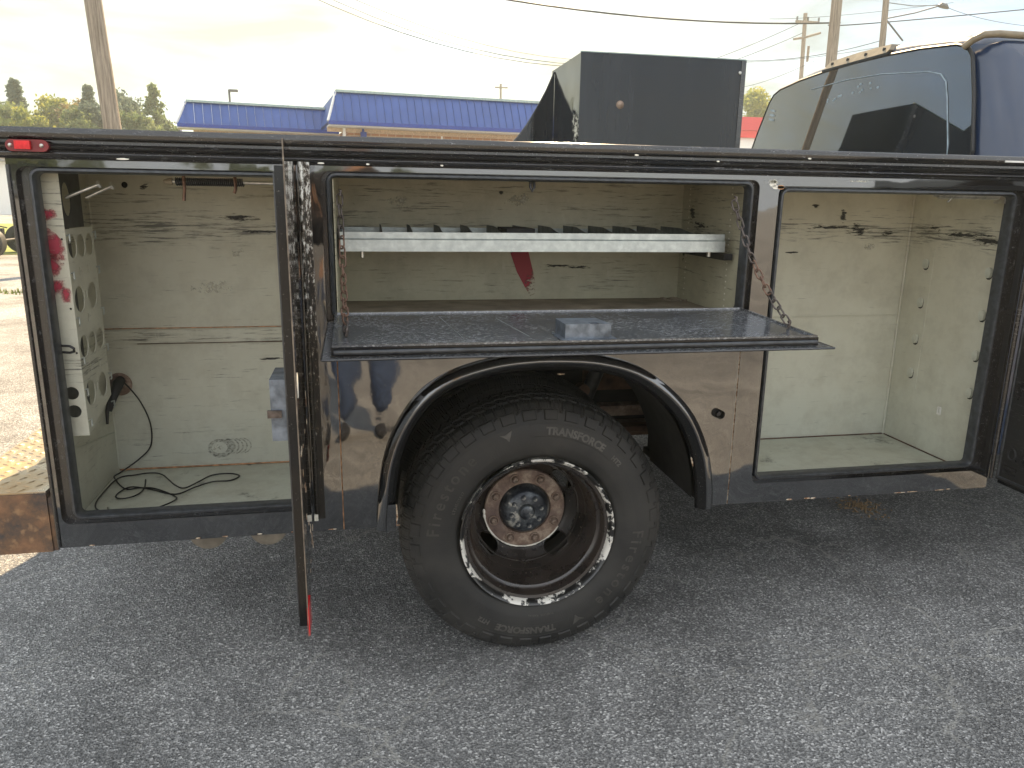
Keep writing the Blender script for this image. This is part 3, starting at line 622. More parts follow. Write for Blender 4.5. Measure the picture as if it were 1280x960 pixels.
# parked dark car at the left edge
def wheel_simple(parent, x, y, r, w, name='wheel', side=-1):
    bm = BM(); yo = y; lathe_y(bm, [(yo, r*0.62), (yo-side*0.0+side*0.02, r*0.66), (yo+side*0.02, r*0.93), (yo, r), (yo-side*w, r), (yo-side*w, r*0.6), (yo-side*w*0.5, r*0.55)], x, r, 40)
    t_ = obj(name, bm, 'tyre', parent, smooth=40)
    bm = BM(); lathe_y(bm, [(yo, r*0.62), (yo-side*0.05, r*0.58), (yo-side*0.06, r*0.25), (yo-side*0.02, r*0.2), (yo-side*0.02, 0)], x, r, 30); obj('rim', bm, 'steel', t_, smooth=40)
    return t_
pc = root('utility_trailer', 'low dark trailer cut off by the left edge with one tyre showing', 'trailer', (-9.8, 16.4, 0))
boxo('deck', -12.6, -7.98, 15.9, 17.3, 0.58, 0.66, 'under', pc, bevel=0.02); boxo('side_rail', -12.6, -8.0, 15.86, 15.895, 0.60, 0.86, 'dark_steel', pc, bevel=0.01)
tubeo('drawbar', [(-12.6, 16.6, 0.55), (-13.9, 16.6, 0.50)], 0.05, 'dark_steel', pc); tubeo('axle', [(-7.62, 15.8, 0.31), (-7.62, 17.4, 0.31)], 0.035, 'dark_steel', pc)
tubeo('tie_strap', [(-7.98, 15.9, 0.80), (-7.6, 15.8, 0.70), (-7.2, 15.75, 0.62)], 0.012, 'under', pc)
boxo('axle_arm', -8.1, -7.6, 16.5, 16.6, 0.30, 0.575, 'dark_steel', pc)
for x in (-7.60, -8.5):
    for yy, sd_ in ((15.66, -1), (17.54, 1)): wheel_simple(pc, x, yy, 0.31, 0.22, side=sd_)
# ------------------------------------------------------------------ the truck
TR = root('service_truck', 'black service body truck with open side compartments, dual rear wheel and dark blue cab', 'truck', (1.4, 1.12, 0))
FARY = 2.24
XL, XR, ZB, ZP = -0.778, 1.942, 0.465, 1.413
# compartment openings (inner edge): x0, x1, z0, z1 and how far the frame step reaches outwards (left, right, top, bottom)
OL = dict(x0=-0.725, x1=-0.178, z0=0.547, z1=1.385, el=0.036, er=0.030, et=0.012, eb=0.020)
OM = dict(x0=-0.071, x1=1.036, z0=1.047, z1=1.388, el=0.022, er=0.026, et=0.013, eb=0.026)
OR = dict(x0=1.137, x1=1.872, z0=0.547, z1=1.373, el=0.018, er=0.040, et=0.014, eb=0.022)
def hole(o, r=0.022): return rrect(o['x0']-o['el'], o['x1']+o['er'], o['z0']-o['eb'], o['z1']+o['et'], r)
ARCH = [(0.043, ZB), (0.046, 0.52), (0.062, 0.64), (0.095, 0.735), (0.15, 0.815), (0.225, 0.868), (0.33, 0.900), (0.43, 0.912), (0.53, 0.912), (0.63, 0.902), (0.73, 0.872), (0.82, 0.812), (0.89, 0.735), (0.935, 0.64), (0.955, 0.55), (0.962, ZB)]
def smooth_path(P, n=5):
    out = []
    for i in range(len(P)-1):
        p0 = Vector(P[max(0, i-1)]); p1 = Vector(P[i]); p2 = Vector(P[i+1]); p3 = Vector(P[min(len(P)-1, i+2)])
        for k in range(n):
            t_ = k/n; out.append(0.5*((2*p1)+(-p0+p2)*t_+(2*p0-5*p1+4*p2-p3)*t_*t_+(-p0+3*p1-3*p2+p3)*t_**3))
    out.append(Vector(P[-1])); return out
ARCHS = [(p.x, p.y) for p in smooth_path(ARCH, 4)]
grid = [(-0.77+0.09*i, 0.48+0.09*j) for i in range(31) for j in range(11)]
# outer skin: one sheet round the three openings, a separate fender sheet under the middle door
s0, s1, sz = -0.0725, 1.0485, 1.0125
outer = [(XL, ZB), (s0, ZB), (s0, sz), (OM['x0']-OM['el'], sz)]
outer += [(OM['x0']-OM['el'], OM['z1']+OM['et']-0.022)] + [p for p in rrect(OM['x0']-OM['el'], OM['x1']+OM['er'], OM['z0'], OM['z1']+OM['et'], 0.022)[6:12]][::-1]
outer += [p for p in rrect(OM['x0']-OM['el'], OM['x1']+OM['er'], OM['z0'], OM['z1']+OM['et'], 0.022)[0:6]][::-1]
outer += [(OM['x1']+OM['er'], sz), (s1, sz), (s1, ZB), (XR, ZB), (XR, ZP), (XL, ZP)]
def dedupe(L):
    o = []
    for p in L:
        if not o or (abs(p[0]-o[-1][0])+abs(p[1]-o[-1][1])) > 1e-5: o.append(p)
    return o
plateo('side_panel', dedupe(outer), [hole(OL), hole(OR)], 0.0, 0.004, 'black', TR)
fo = [(s0+0.003, ZB), (s0+0.003, sz-0.002), (s1-0.003, sz-0.002), (s1-0.003, ZB)] + ARCHS[::-1]
filler = slot(0.994, 0.749, 0.020, 0.013, R_(-25))
fp = plateo('fender_panel', fo, [filler], 0.0, 0.004, 'black', TR)
# seam faces with rust showing
boxo('seam_strip', s0-0.002, s0+0.005, 0.0025, 0.006, ZB, 1.0, 'rust_edge', TR)
boxo('seam_strip', s1-0.005, s1+0.002, 0.0025, 0.006, ZB, 1.0, 'flake', TR)
# filler recess
bm = BM(); so = slot(0.994, 0.749, 0.020, 0.013, R_(-25)); A_ = [bm.verts.new((x, 0.004, z)) for x, z in so]; B_ = [bm.verts.new((x, 0.05, z)) for x, z in so]
for i in range(len(so)): bm.faces.new([A_[i], A_[(i+1) % len(so)], B_[(i+1) % len(so)], B_[i]])
bm.faces.new(B_); fr = obj('filler_recess', bm, 'under', TR, smooth=40)
bm = BM(); lathe_y(bm, [(0.012, 0.0001), (0.012, 0.006), (0.04, 0.009)], 1.003, 0.744, 16); obj('plug', bm, 'dark_steel', fr, smooth=40)

def sweep_loop(bm, path, prof, closed=True):
    """path in xz (list of (x,z)), prof list of (offset outward, y)"""
    n = len(path); rings = []
    for i in range(n):
        a = Vector(path[(i-1) % n] if (closed or i > 0) else path[i]); b = Vector(path[(i+1) % n] if (closed or i < n-1) else path[i])
        d_ = (b-a); d_ = d_.normalized() if d_.length > 1e-9 else Vector((1, 0)); nr = Vector((d_.y, -d_.x))
        rings.append([bm.verts.new((path[i][0]+nr.x*o, y, path[i][1]+nr.y*o)) for o, y in prof])
    m = n if closed else n-1
    for i in range(m):
        A, B = rings[i], rings[(i+1) % n]
        for k in range(len(prof)-1): bm.faces.new([A[k], A[k+1], B[k+1], B[k]])
def door_frame(o):
    inner = rrect(o['x0'], o['x1'], o['z0'], o['z1'], 0.014)
    bm = BM(); plate(bm, rrect(o['x0']-o['el']-0.002, o['x1']+o['er']+0.002, o['z0']-o['eb']-0.002, o['z1']+o['et']+0.002, 0.022), [inner], XZ(0.016), 0.003)
    # jamb and return lip
    sweep_loop(bm, dedupe(hole(o)), [(0.0005, 0.001), (0.0005, 0.016)])
    fr_ = obj('door_frame', bm, 'black_frame', TR)
    bm = BM(); sweep_loop(bm, dedupe(inner), [(0.001, 0.016), (0.009, 0.014), (0.011, 0.006), (0.008, 0.000), (0.003, -0.001), (0.0, 0.003), (-0.0015, 0.018), (-0.002, 0.034)])
    obj('edge_seal', bm, 'seal', fr_, smooth=50); return fr_
for o in (OL, OM, OR): door_frame(o)

# top rail, drip profile running the whole length
prof = [(0.09, 1.481), (-0.014, 1.481), (-0.018, 1.477), (-0.018, 1.461), (-0.014, 1.457), (0.002, 1.4545), (0.002, 1.448), (-0.008, 1.445), (-0.011, 1.441), (-0.008, 1.437), (0.0, 1.434), (-0.006, 1.431), (-0.009, 1.426), (-0.006, 1.421), (0.0, 1.417), (-0.003, 1.4145), (0.004, 1.4125), (0.09, 1.4125)]
bm = BM(); sweep_x(bm, prof, XL-0.012, 2.02); rail = obj('top_rail', bm, 'black_worn', TR, smooth=50)
boxo('edge_trim', 1.80, 2.02, -0.0215, -0.0185, 1.4635, 1.4685, 'white', TR)
for x, z, w in [(0.70, 1.456, 0.006), (0.93, 1.446, 0.004), (-0.53, 1.417, 0.014), (1.19, 1.459, 0.005), (-0.09, 1.418, 0.008), (0.02, 1.418, 0.004), (0.20, 1.419, 0.004), (0.37, 1.422, 0.005), (1.50, 1.421, 0.004), (1.62, 1.419, 0.003), (1.36, 1.456, 0.003), (-0.63, 1.417, 0.003)][:7]:
    blob('paint_chip', x, z, w*2, 0.004, 'white_flake', TR, 'y', at=-0.0105 if z < 1.45 else -0.0188)
# red marker lamp
bm = BM(); plate(bm, rrect(-0.765, -0.678, 1.428, 1.4535, 0.0125, 7), [], XZ(-0.022), 0.012); lampb = obj('marker_lamp', bm, 'red_dark', TR)
bm = BM(); box(bm, -0.744, -0.713, -0.030, -0.0225, 1.4325, 1.4505); obj('lens', bm, 'red_lens', lampb, bevel=0.003)
for x in (-0.755, -0.692):
    bm = BM(); lathe_y(bm, [(-0.026, 0), (-0.0255, 0.003), (-0.0225, 0.0045)], x, 1.441, 12); obj('screw', bm, 'steel', lampb, smooth=60)

# ------------- near side box shell (outside skins that frame the compartments)
boxo('box_roof', XL+0.002, XR, 0.092, 0.52, 1.462, 1.478, 'black', TR)
boxo('box_inner_wall', XL+0.002, XR, 0.515, 0.525, 0.88, 1.46, 'black', TR)
boxo('body_sill', XL+0.004, 0.04, 0.0045, 0.50, ZB, 0.486, 'under', TR); boxo('body_sill', 0.97, XR-0.002, 0.0045, 0.50, ZB, 0.486, 'under', TR)
bm = BM(); plate(bm, [(0.0045, ZB+0.002), (0.50, ZB+0.002), (0.50, 1.46), (0.0045, 1.46)], [], lambda u, v: (Vector((XL+0.0005, u, v)), Vector((1, 0, 0))), 0.003); obj('rear_wall', bm, 'black', TR)
boxo('front_wall', XR-0.004, XR-0.0005, 0.0045, 0.50, ZB+0.002, 1.46, 'black', TR)
# small folded corner post at the tail
tubeo('corner_bead', [(XL+0.004, -0.001, 1.40), (XL+0.004, -0.001, 0.47)], 0.005, 'black_frame', TR)

def wall(name, mat, p0, u, v, lu, lv, holes=(), th=0.0025, par=None, nrm=None, mats=None):
    u = Vector(u); v = Vector(v); p0 = Vector(p0); n_ = Vector(nrm) if nrm else u.cross(v)
    ex = [(lu*(i+0.5)/6, lv*(j+0.5)/6) for i in range(6) for j in range(6)]
    bm = BM(); plate(bm, [(0, 0), (lu, 0), (lu, lv), (0, lv)], holes, lambda a, b: (p0+u*a+v*b, n_), th, ex); return obj(name, bm, mat, par or TR)
DY = 0.50
def compartment(x0, x1, z0, z1, mat, fmat, lholes=(), rholes=(), bholes=()):
    b = wall('compartment_back', mat, (x0, DY, z0), (1, 0, 0), (0, 0, 1), x1-x0, z1-z0, bholes, nrm=(0, 1, 0))
    f = wall('compartment_floor', fmat, (x0, 0.0205, z0-0.0005), (1, 0, 0), (0, 1, 0), x1-x0, DY-0.021, nrm=(0, 0, -1))
    r = wall('compartment_roof', mat, (x0, 0.0205, z1), (1, 0, 0), (0, 1, 0), x1-x0, DY-0.021, nrm=(0, 0, 1))
    l = wall('compartment_side', mat, (x0, 0.0205, z0), (0, 1, 0), (0, 0, 1), DY-0.021, z1-z0, lholes, nrm=(-1, 0, 0))
    s = wall('compartment_side', mat, (x1, 0.0205, z0), (0, 1, 0), (0, 0, 1), DY-0.021, z1-z0, rholes, nrm=(1, 0, 0))
    return b, f, r, l, s
Lc = compartment(-0.772, -0.098, 0.492, 1.392, 'int_left', 'int_floor', bholes=[circ(-0.672-(-0.772), 1.365-0.492, 0.009, 14), circ(0.022, 0.279, 0.012, 14)])
peg = [(0.445-0.02, z) for z in np.arange(0.02, 0.37, 0.018)] + [(0.13, z) for z in np.arange(0.02, 0.37, 0.018)]
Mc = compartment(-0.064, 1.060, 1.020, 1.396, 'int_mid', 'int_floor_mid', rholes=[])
Rc = compartment(1.128, 1.936, 0.492, 1.392, 'int_right', 'int_floor')
bL, bM_, bR = Lc[0], Mc[0], Rc[0]
bm = BM()
for a, b in peg: box(bm, 1.0592, 1.0598, 0.0205+a-0.003, 0.0205+a+0.003, 1.020+b-0.0022, 1.020+b+0.0022)
o = obj('peg_dots', bm, 'white_flake', Mc[4]); o['kind'] = 'stuff'
# the peg dots are small white boxes laid on the wall; none is cut through
# left compartment: pressed ribs and seams on the back wall
boxo('pressed_rib', -0.772, -0.10, 0.4945, 0.4995, 0.898, 0.938, 'int_left', bL, bevel=0.002)
tubeo('seam', [(-0.77, 0.497, 0.943), (-0.10, 0.497, 0.943)], 0.0016, 'rust_edge', bL, 5)
tubeo('seam', [(-0.68, 0.493, 0.896), (-0.10, 0.493, 0.896)], 0.0012, 'rust_brown', bL, 5)
tubeo('seam', [(-0.77, 0.4975, 0.4945), (-0.10, 0.4975, 0.4945)], 0.0026, 'rust_edge', Lc[1], 6)
tubeo('seam', [(-0.7705, 0.49, 0.62), (-0.7705, 0.03, 0.70)], 0.002, 'int_floor', Lc[3], 6)
tubeo('corner_bead', [(-0.7705, 0.4975, 0.50), (-0.7705, 0.4975, 1.39)], 0.003, 'int_left', bL, 6)
# right compartment seams, shelf strips
tubeo('seam', [(1.13, 0.4975, 0.948), (1.93, 0.4975, 0.948)], 0.0018, 'int_right', bR, 6)
tubeo('corner_bead', [(1.932, 0.4965, 0.495), (1.932, 0.4965, 1.39)], 0.0045, 'int_right', bR, 8)
tubeo('seam', [(1.13, 0.4965, 0.4935), (1.93, 0.4965, 0.4935)], 0.0022, 'rust_brown', Rc[1], 6)
tubeo('seam', [(1.9335, 0.03, 0.4935), (1.9335, 0.49, 0.4935)], 0.0022, 'rust_brown', Rc[1], 6)
for yc, zt in ((0.392, 1.262), (0.112, 1.18)):
    st = boxo('shelf_strip', 1.9335, 1.9358, yc-0.030, yc+0.030, 0.70, zt, 'int_right', Rc[4], bevel=0.001)
zz_ = [1.144, 1.009, 0.879, 0.755]
rim_m = BM(); plate(rim_m, slot(0, 0, 0.012, 0.0135, PI/2, 5), [], lambda u, v: (Vector((-0.0012, u, v)), Vector((1, 0, 0))), 0.001); rimme = mesh_of(rim_m, 'tab_slot', 30); rimme.materials.append(M['under'])
tabm = BM(); plate(tabm, slot(0, 0, 0.012, 0.011, PI/2, 5), [], lambda u, v: (Vector((-0.009, u, v)), Vector((1, 0, 0))), 0.0075); tabme = mesh_of(tabm, 'tab', 30); tabme.materials.append(M['int_right'])
for yc in (0.392, 0.112):
    for z in zz_:
        o = link('tab', tabme, None, Rc[4]); o.location = (1.9335, yc, z-(0.005 if yc < 0.2 else 0)); o = link('tab_slot', rimme, None, Rc[4]); o.location = (1.9335, yc+0.002, z-0.003-(0.005 if yc < 0.2 else 0))
bm = BM(); plate(bm, rrect(-0.008, 0.008, -0.014, 0.014, 0.002, 2), [rrect(-0.003, 0.003, -0.009, 0.009, 0.002, 2)], lambda u, v: (Vector((1.932, 0.235+u, 0.655+v)), Vector((1, 0, 0))), 0.0035); obj('clip', bm, 'white', Rc[4])
# scuffs with their own shape
def scuffs(lst, par, seed0=0):
    for k, a in enumerate(lst): blob('scuff_mark', a[0], a[1], a[2], a[3], a[4], par, a[5], at=a[6], rot=a[7] if len(a) > 7 else 0, seed=k+seed0)
scuffs([(0.515, 1.105, 0.0, 0.0, 'red_spray', 'y', 0.4985)][:0], bM_)
bm = BM(); pts_ = [(0.455, 1.245), (0.515, 1.245), (0.540, 1.15), (0.556, 1.09), (0.560, 1.040), (0.543, 1.030), (0.524, 1.060), (0.496, 1.11), (0.474, 1.17)]
plate(bm, pts_, [], XZ(0.4985), 0.0004)
M['red_solid'] = m_spray('red_paint_stripe', (0.40, 0.04, 0.06), 0.30, brk=1.8, gw=1.1, lo_=0.05, st=(50, 50, 90), top=0.8); obj('paint_mark', bm, 'red_solid', bM_)
scuffs([(1.72, 1.255, 0.10, 0.05, 'soot', 'y', 0.4985), (1.62, 1.262, 0.26, 0.02, 'soot', 'y', 0.4985), (1.84, 1.245, 0.06, 0.02, 'soot', 'y', 0.4985), (1.47, 1.175, 0.07, 0.008, 'soot', 'y', 0.4985), (1.55, 1.335, 0.03, 0.02, 'soot', 'y', 0.4985), (1.66, 1.30, 0.03, 0.05, 'soot', 'y', 0.4985), (1.40, 1.33, 0.035, 0.035, 'soot', 'y', 0.4985), (1.78, 1.195, 0.05, 0.03, 'chalk', 'y', 0.4985)], bR)
scuffs([(0.38, 1.25, 0.07, 0.06, 'soot_x', 'x', 1.9355), (0.22, 1.25, 0.26, 0.022, 'soot_x', 'x', 1.9355), (0.08, 1.275, 0.06, 0.012, 'soot_x', 'x', 1.9355), (0.06, 1.21, 0.05, 0.03, 'soot_x', 'x', 1.9355), (0.14, 1.235, 0.15, 0.03, 'soot_x', 'x', 1.9355)], Rc[4])
scuffs([(0.42, 1.30, 0.05, 0.07, 'soot_x', 'x', 1.0595), (0.35, 1.27, 0.12, 0.03, 'soot_x', 'x', 1.0595), (0.47, 1.19, 0.03, 0.10, 'soot_x', 'x', 1.0595)], Mc[4])
scuffs([(0.12, 1.33, 0.09, 0.05, 'chalk', 'y', 0.4985), (0.50, 1.34, 0.12, 0.05, 'chalk', 'y', 0.4985), (0.44, 1.36, 0.02, 0.016, 'soot', 'y', 0.4985), (0.63, 1.13, 0.16, 0.012, 'soot', 'y', 0.4985), (0.70, 1.125, 0.14, 0.010, 'soot', 'y', 0.4985)], bM_)
scuffs([(-0.36, 1.275, 0.14, 0.025, 'soot', 'y', 0.4985), (-0.30, 1.235, 0.2, 0.014, 'soot', 'y', 0.4985), (-0.62, 1.36, 0.04, 0.014, 'soot', 'y', 0.4985, 0.6), (-0.28, 0.84, 0.16, 0.008, 'soot', 'y', 0.4985), (-0.45, 1.07, 0.14, 0.05, 'chalk', 'y', 0.4985), (-0.37, 1.17, 0.05, 0.05, 'chalk', 'y', 0.4985)], bL)
# rubbed circular scratches low on the back wall
def annulus(name, cx, cz, r0_, r1_, mat, par, a0_=0, a1_=360, at=0.4986):
    bm = BM(); n = 28; A = []; B = []
    for k in range(n+1):
        a = R_(a0_+(a1_-a0_)*k/n); A.append(bm.verts.new((cx+r0_*math.cos(a), at, cz+0.82*r0_*math.sin(a)))); B.append(bm.verts.new((cx+r1_*math.cos(a), at, cz+0.82*r1_*math.sin(a))))
    for k in range(n): bm.faces.new([A[k], B[k], B[k+1], A[k+1]])
    return obj(name, bm, mat, par)
annulus('rubbed_ring', -0.468, 0.553, 0.024, 0.035, 'ring_soot', bL)
annulus('rubbed_ring', -0.466, 0.553, 0.034, 0.041, 'ring_soot', bL, -160, 60, 0.4984)
for k in range(5): annulus('rubbed_ring', -0.455+0.013*k, 0.556, 0.030, 0.036-0.0006*k, 'ring_soot', bL, -70, 70, 0.4988-0.00008*k)
blob('scuff_mark', -0.468, 0.553, 0.05, 0.04, 'chalk', bL, 'y', at=0.4990)
# perforated bracket standing in the left compartment
LCI = Lc[3]
def ph(L): return [rrect(a-0.0015, a+0.0015, b-0.002, b+0.002, 0.001, 1) for a, b in L]
bm = BM()
plate(bm, [(-0.748, 0.742), (-0.694, 0.742), (-0.694, 1.388), (-0.748, 1.388)], [circ(-0.7235, 0.853, 0.0165, 20), circ(-0.7225, 0.806, 0.0165, 20), circ(-0.703, 1.232, 0.003, 8), circ(-0.702, 1.065, 0.003, 8), circ(-0.701, 0.955, 0.003, 8), circ(-0.742, 1.25, 0.003, 8)], XZ(0.060), 0.002)
br = obj('perforated_bracket', bm, 'int_left', TR)
hs_ = [circ(c, z, 0.028, 24) for z in (1.212, 0.965) for c in (0.098, 0.159, 0.220)] + [circ(c, z, 0.033, 24) for z in (1.083, 0.843) for c in (0.106, 0.200)]
hs_ += [slot(c, z, 0.010, 0.006, PI/2, 4) for c, z in ((0.128, 1.150), (0.190, 1.152), (0.153, 1.03), (0.128, 0.905), (0.190, 0.903), (0.153, 1.09), (0.153, 0.85))]
bm = BM(); plate(bm, [(0.0625, 0.742), (0.255, 0.800), (0.255, 1.255), (0.0625, 1.255)], hs_, lambda u, v: (Vector((-0.694, u, v)), Vector((-1, 0, 0))), 0.002)
obj('perforated_web', bm, 'int_left', br)
boxo('shade_backing', -0.752, -0.748, 0.07, 0.25, 0.745, 1.255, 'dark_steel', br)  # dark sheet painting in the shade seen through the web holes
bm = BM(); plate(bm, [(0.0625, 1.257), (0.20, 1.257), (0.20, 1.388), (0.0625, 1.388)], [circ(0.10, 1.325, 0.040, 22, rx=0.027)], lambda u, v: (Vector((-0.6955, u, v)), Vector((-1, 0, 0))), 0.002); obj('upper_gap_sheet', bm, 'dark_steel', br)  # dark sheet filling the open gap above the perforated web
for zc in (1.24, 1.15, 1.04, 0.94, 0.86, 0.78): # little lanced hooks along both edges
    for yy in (0.066, 0.250):
        bm = BM(); tube(bm, [(-0.694, yy, zc), (-0.686, yy-0.003, zc+0.004), (-0.686, yy-0.003, zc-0.012), (-0.690, yy+0.004, zc-0.017)], 0.0022, 5)
        obj('lanced_hook', bm, 'galv', br)
for a, b in (((-0.697, 0.10, 1.329), (-0.622, 0.10, 1.360)), ((-0.668, 0.15, 1.329), (-0.608, 0.15, 1.357))):
    A_ = Vector(a); B_ = Vector(b); bm = BM(); tube(bm, [A_, B_], 0.0042, 10); tube(bm, [B_, B_+(B_-A_).normalized()*0.006], 0.0095, 6); obj('long_bolt', bm, 'steel', br, smooth=50)
tubeo('hook', [(-0.75, 0.05, 0.968), (-0.735, 0.04, 0.963), (-0.705, 0.03, 0.962), (-0.692, 0.02, 0.967), (-0.690, 0.015, 0.975), (-0.70, 0.02, 0.980), (-0.74, 0.045, 0.978)], 0.0032, 'dark_steel', br)
for cx, cz, w, h in ((-0.733, 1.292, 0.06, 0.035), (-0.736, 1.278, 0.012, 0.04), (-0.722, 1.215, 0.045, 0.11), (-0.729, 1.170, 0.055, 0.07), (-0.727, 1.120, 0.055, 0.045), (-0.708, 1.10, 0.03, 0.05)):
    blob('paint_mark', cx, cz, w, h, 'red_spray', br, 'y', at=0.0588, seed=3, rot=0.4 if h > 0.1 else 0)
# wiring hole, plug and black loom in the back corner
bm = BM(); lathe_y(bm, [(0.4992, 0.018), (0.494, 0.036), (0.490, 0.024), (0.496, 0.012)], -0.742, 0.772, 24); ho = obj('rusty_grommet', bm, 'hub_rust', TR, smooth=50)
tubeo('wire_loom', [(-0.738, 0.495, 0.785), (-0.738, 0.46, 0.780), (-0.748, 0.44, 0.745), (-0.757, 0.425, 0.705)], [0.014, 0.017, 0.012, 0.006], 'wire', ho, 10)
tubeo('wire_loom', [(-0.748, 0.495, 0.775), (-0.752, 0.45, 0.765), (-0.762, 0.42, 0.71), (-0.763, 0.41, 0.67)], [0.007, 0.007, 0.006, 0.004], 'wire', ho, 8)
# spring stays at the top of both tall compartments
def spring(name, xa, xb, xr, y, z, par, mr='steel', turns=34):
    bm = BM(); tube(bm, [(xa+(xb-xa)*k/(turns*8), y+0.0085*math.cos(2*PI*k/8), z+0.0085*math.sin(2*PI*k/8)) for k in range(turns*8+1)], 0.0021, 5)
    s_ = obj(name, bm, mr, par, smooth=60)
    tubeo('rod', [(xa-0.015, y, z), (xr, y, z)], 0.0042, 'steel', s_)
    return s_
sp = spring('stay_spring', -0.445, -0.285, -0.170, 0.10, 1.371, TR, 'dark_steel')
for x in (-0.425, -0.305):
    tubeo('spring_bracket', [(x, 0.10, 1.388), (x+0.002, 0.088, 1.372), (x, 0.10, 1.355), (x-0.004, 0.10, 1.325 if x < -0.4 else 1.345)], 0.004, 'rust_chain', sp)
bm = BM(); tube(bm, [(-0.472, 0.10, 1.371), (-0.462, 0.10, 1.371), (-0.452, 0.10, 1.371)], [0.004, 0.008, 0.009], 8); obj('brass_nut', bm, 'tan_trim', sp, smooth=40)
sp2 = spring('stay_spring', 1.655, 1.86, 1.93, 0.05, 1.3705, TR, 'steel', 40)
tubeo('spring_bracket', [(1.70, 0.05, 1.385), (1.702, 0.040, 1.372), (1.698, 0.05, 1.358), (1.69, 0.05, 1.352)], 0.003, 'steel', sp2)
boxo('spring_stop', 1.865, 1.872, 0.03, 0.07, 1.350, 1.388, 'steel', sp2)
# hook hanging in the middle compartment
tubeo('latch_striker', [(0.435, 0.035, 1.40), (0.432, 0.025, 1.372), (0.436, 0.022, 1.362), (0.442, 0.025, 1.372), (0.442, 0.035, 1.40)], 0.004, 'dark_steel', TR)

# ------------- galvanised tray shelf
bm = BM(); sweep_x(bm, [(0.100, 1.202), (0.100, 1.232), (0.106, 1.236), (0.106, 1.252), (0.113, 1.252), (0.113, 1.210), (0.46, 1.210), (0.46, 1.252), (0.464, 1.252), (0.464, 1.205), (0.108, 1.205), (0.108, 1.202)], -0.058, 1.024)
sh = obj('tray_shelf', bm, 'galv', TR)
boxo('end_bracket', 1.026, 1.052, 0.105, 0.47, 1.178, 1.196, 'dark_steel', sh); boxo('end_bracket', -0.0615, -0.0585, 0.12, 0.47, 1.178, 1.26, 'dark_steel', sh)
for k in range(12):
    x = 0.055+0.083*k
    bm = BM(); plate(bm, [(0.116, 1.212), (0.456, 1.212), (0.456, 1.262), (0.30, 1.262), (0.118, 1.240)], [], lambda u, v: (Vector((x, u, v)), Vector((1, 0, 0))), 0.0014); obj('divider', bm, 'galv_shaded', sh)
boxo('dark_insert', 0.395, 0.475, 0.15, 0.30, 1.212, 1.262, 'under', sh)
tubeo('shelf_bolt', [(0.0, 0.12, 1.201), (0.0, 0.12, 1.185)], 0.005, 'steel', sh); tubeo('shelf_bolt', [(0.985, 0.12, 1.201), (0.985, 0.12, 1.188)], 0.006, 'steel', sh)
bm = BM()
for k in range(26):
    x = 0.99+0.06*rng.random(); y = 0.40+0.08*rng.random(); s = 0.003+0.006*rng.random(); box(bm, x, x+s*1.5, y, y+s, 1.0205, 1.0205+s*0.6)
o = obj('debris_crumbs', bm, 'int_floor_mid'); tag(o, 'small heap of dusty crumbs in the far right corner of the middle compartment', 'debris'); o['kind'] = 'stuff'

# ------------- fold-down middle door
def P_(u, v, t=0): # u along x 0..1, v distance out from hinge, t height over skin
    z0_, z1_ = 1.030, 1.012; return Vector((u, -v, z0_+(z1_-z0_)*v/0.385+t))
HX0, HX1, FX0, FX1 = -0.090, 1.056, -0.089, 1.079
bm = BM(); pts = [(HX0, 0.004), (HX1, 0.004), (FX1, 0.385), (FX0, 0.385)]
plate(bm, pts, [], lambda u, v: (P_(u, v, 0), Vector((0, 0, 1))), 0.003, [(0.1*i, 0.05*j) for i in range(1, 10) for j in range(1, 7)]); md = obj('folding_door', bm, 'black_scuffed', TR)
bm = BM()
a0, a1, b0, b1 = -0.072, 1.032, 0.008, 0.366
lo = [P_(a0, b0, 0.0035), P_(a1, b0, 0.0035), P_(a1+0.012, b1, 0.0035), P_(a0+0.004, b1, 0.0035)]
hi = [p+Vector((0, 0, 0.0245)) for p in lo]
sh_ = [(0.006, 0.006), (-0.006, 0.006), (-0.006, -0.006), (0.006, -0.006)]
L1 = [bm.verts.new(p) for p in lo]; L2 = [bm.verts.new(p) for p in hi]; L3 = [bm.verts.new(p+Vector((s[0]*1.0, -s[1], 0))) for p, s in zip(hi, sh_)]; L4 = [bm.verts.new(p+Vector((s[0]*1.3, -s[1]*1.3, -0.004))) for p, s in zip(hi, sh_)]
for A_, B_ in ((L1, L2), (L2, L3), (L3, L4)):
    for i in range(4): bm.faces.new([A_[i], A_[(i+1) % 4], B_[(i+1) % 4], B_[i]])
bm.faces.new(L4); bm.faces.new(L1[::-1]); obj('inner_pan', bm, 'black_scuffed', md)
bm = BM(); off = [(-0.0015, 0.0015), (0.0015, 0.0015), (0.0015, -0.0015), (-0.0015, -0.0015)]; K1 = [bm.verts.new(p+Vector((o_[0], o_[1]*1.0, 0.001))) for p, o_ in zip(lo, off)]; K2 = [bm.verts.new(p+Vector((o_[0], o_[1]*1.0, -0.004))) for p, o_ in zip(hi, off)]
for i in range(4): bm.faces.new([K1[i], K1[(i+1) % 4], K2[(i+1) % 4], K2[i]])
obj('pan_edge', bm, 'flare_black', md)
tubeo('skin_lip', [P_(FX0, 0.385, 0.0015), P_(FX1, 0.385, 0.0015)], 0.0028, 'black_worn', md, 6)
tubeo('skin_lip', [P_(FX1, 0.385, 0.0015), P_(HX1, 0.01, 0.0015)], 0.0022, 'black_worn', md, 6)
tubeo('skin_lip', [P_(FX0, 0.385, 0.0015), P_(HX0, 0.01, 0.0015)], 0.0022, 'black_worn', md, 6)
tubeo('door_gasket', [lo[3]+Vector((0.004, -0.006, 0.010)), lo[2]+Vector((-0.004, -0.006, 0.010))], 0.005, 'seal', md)
bm = BM()
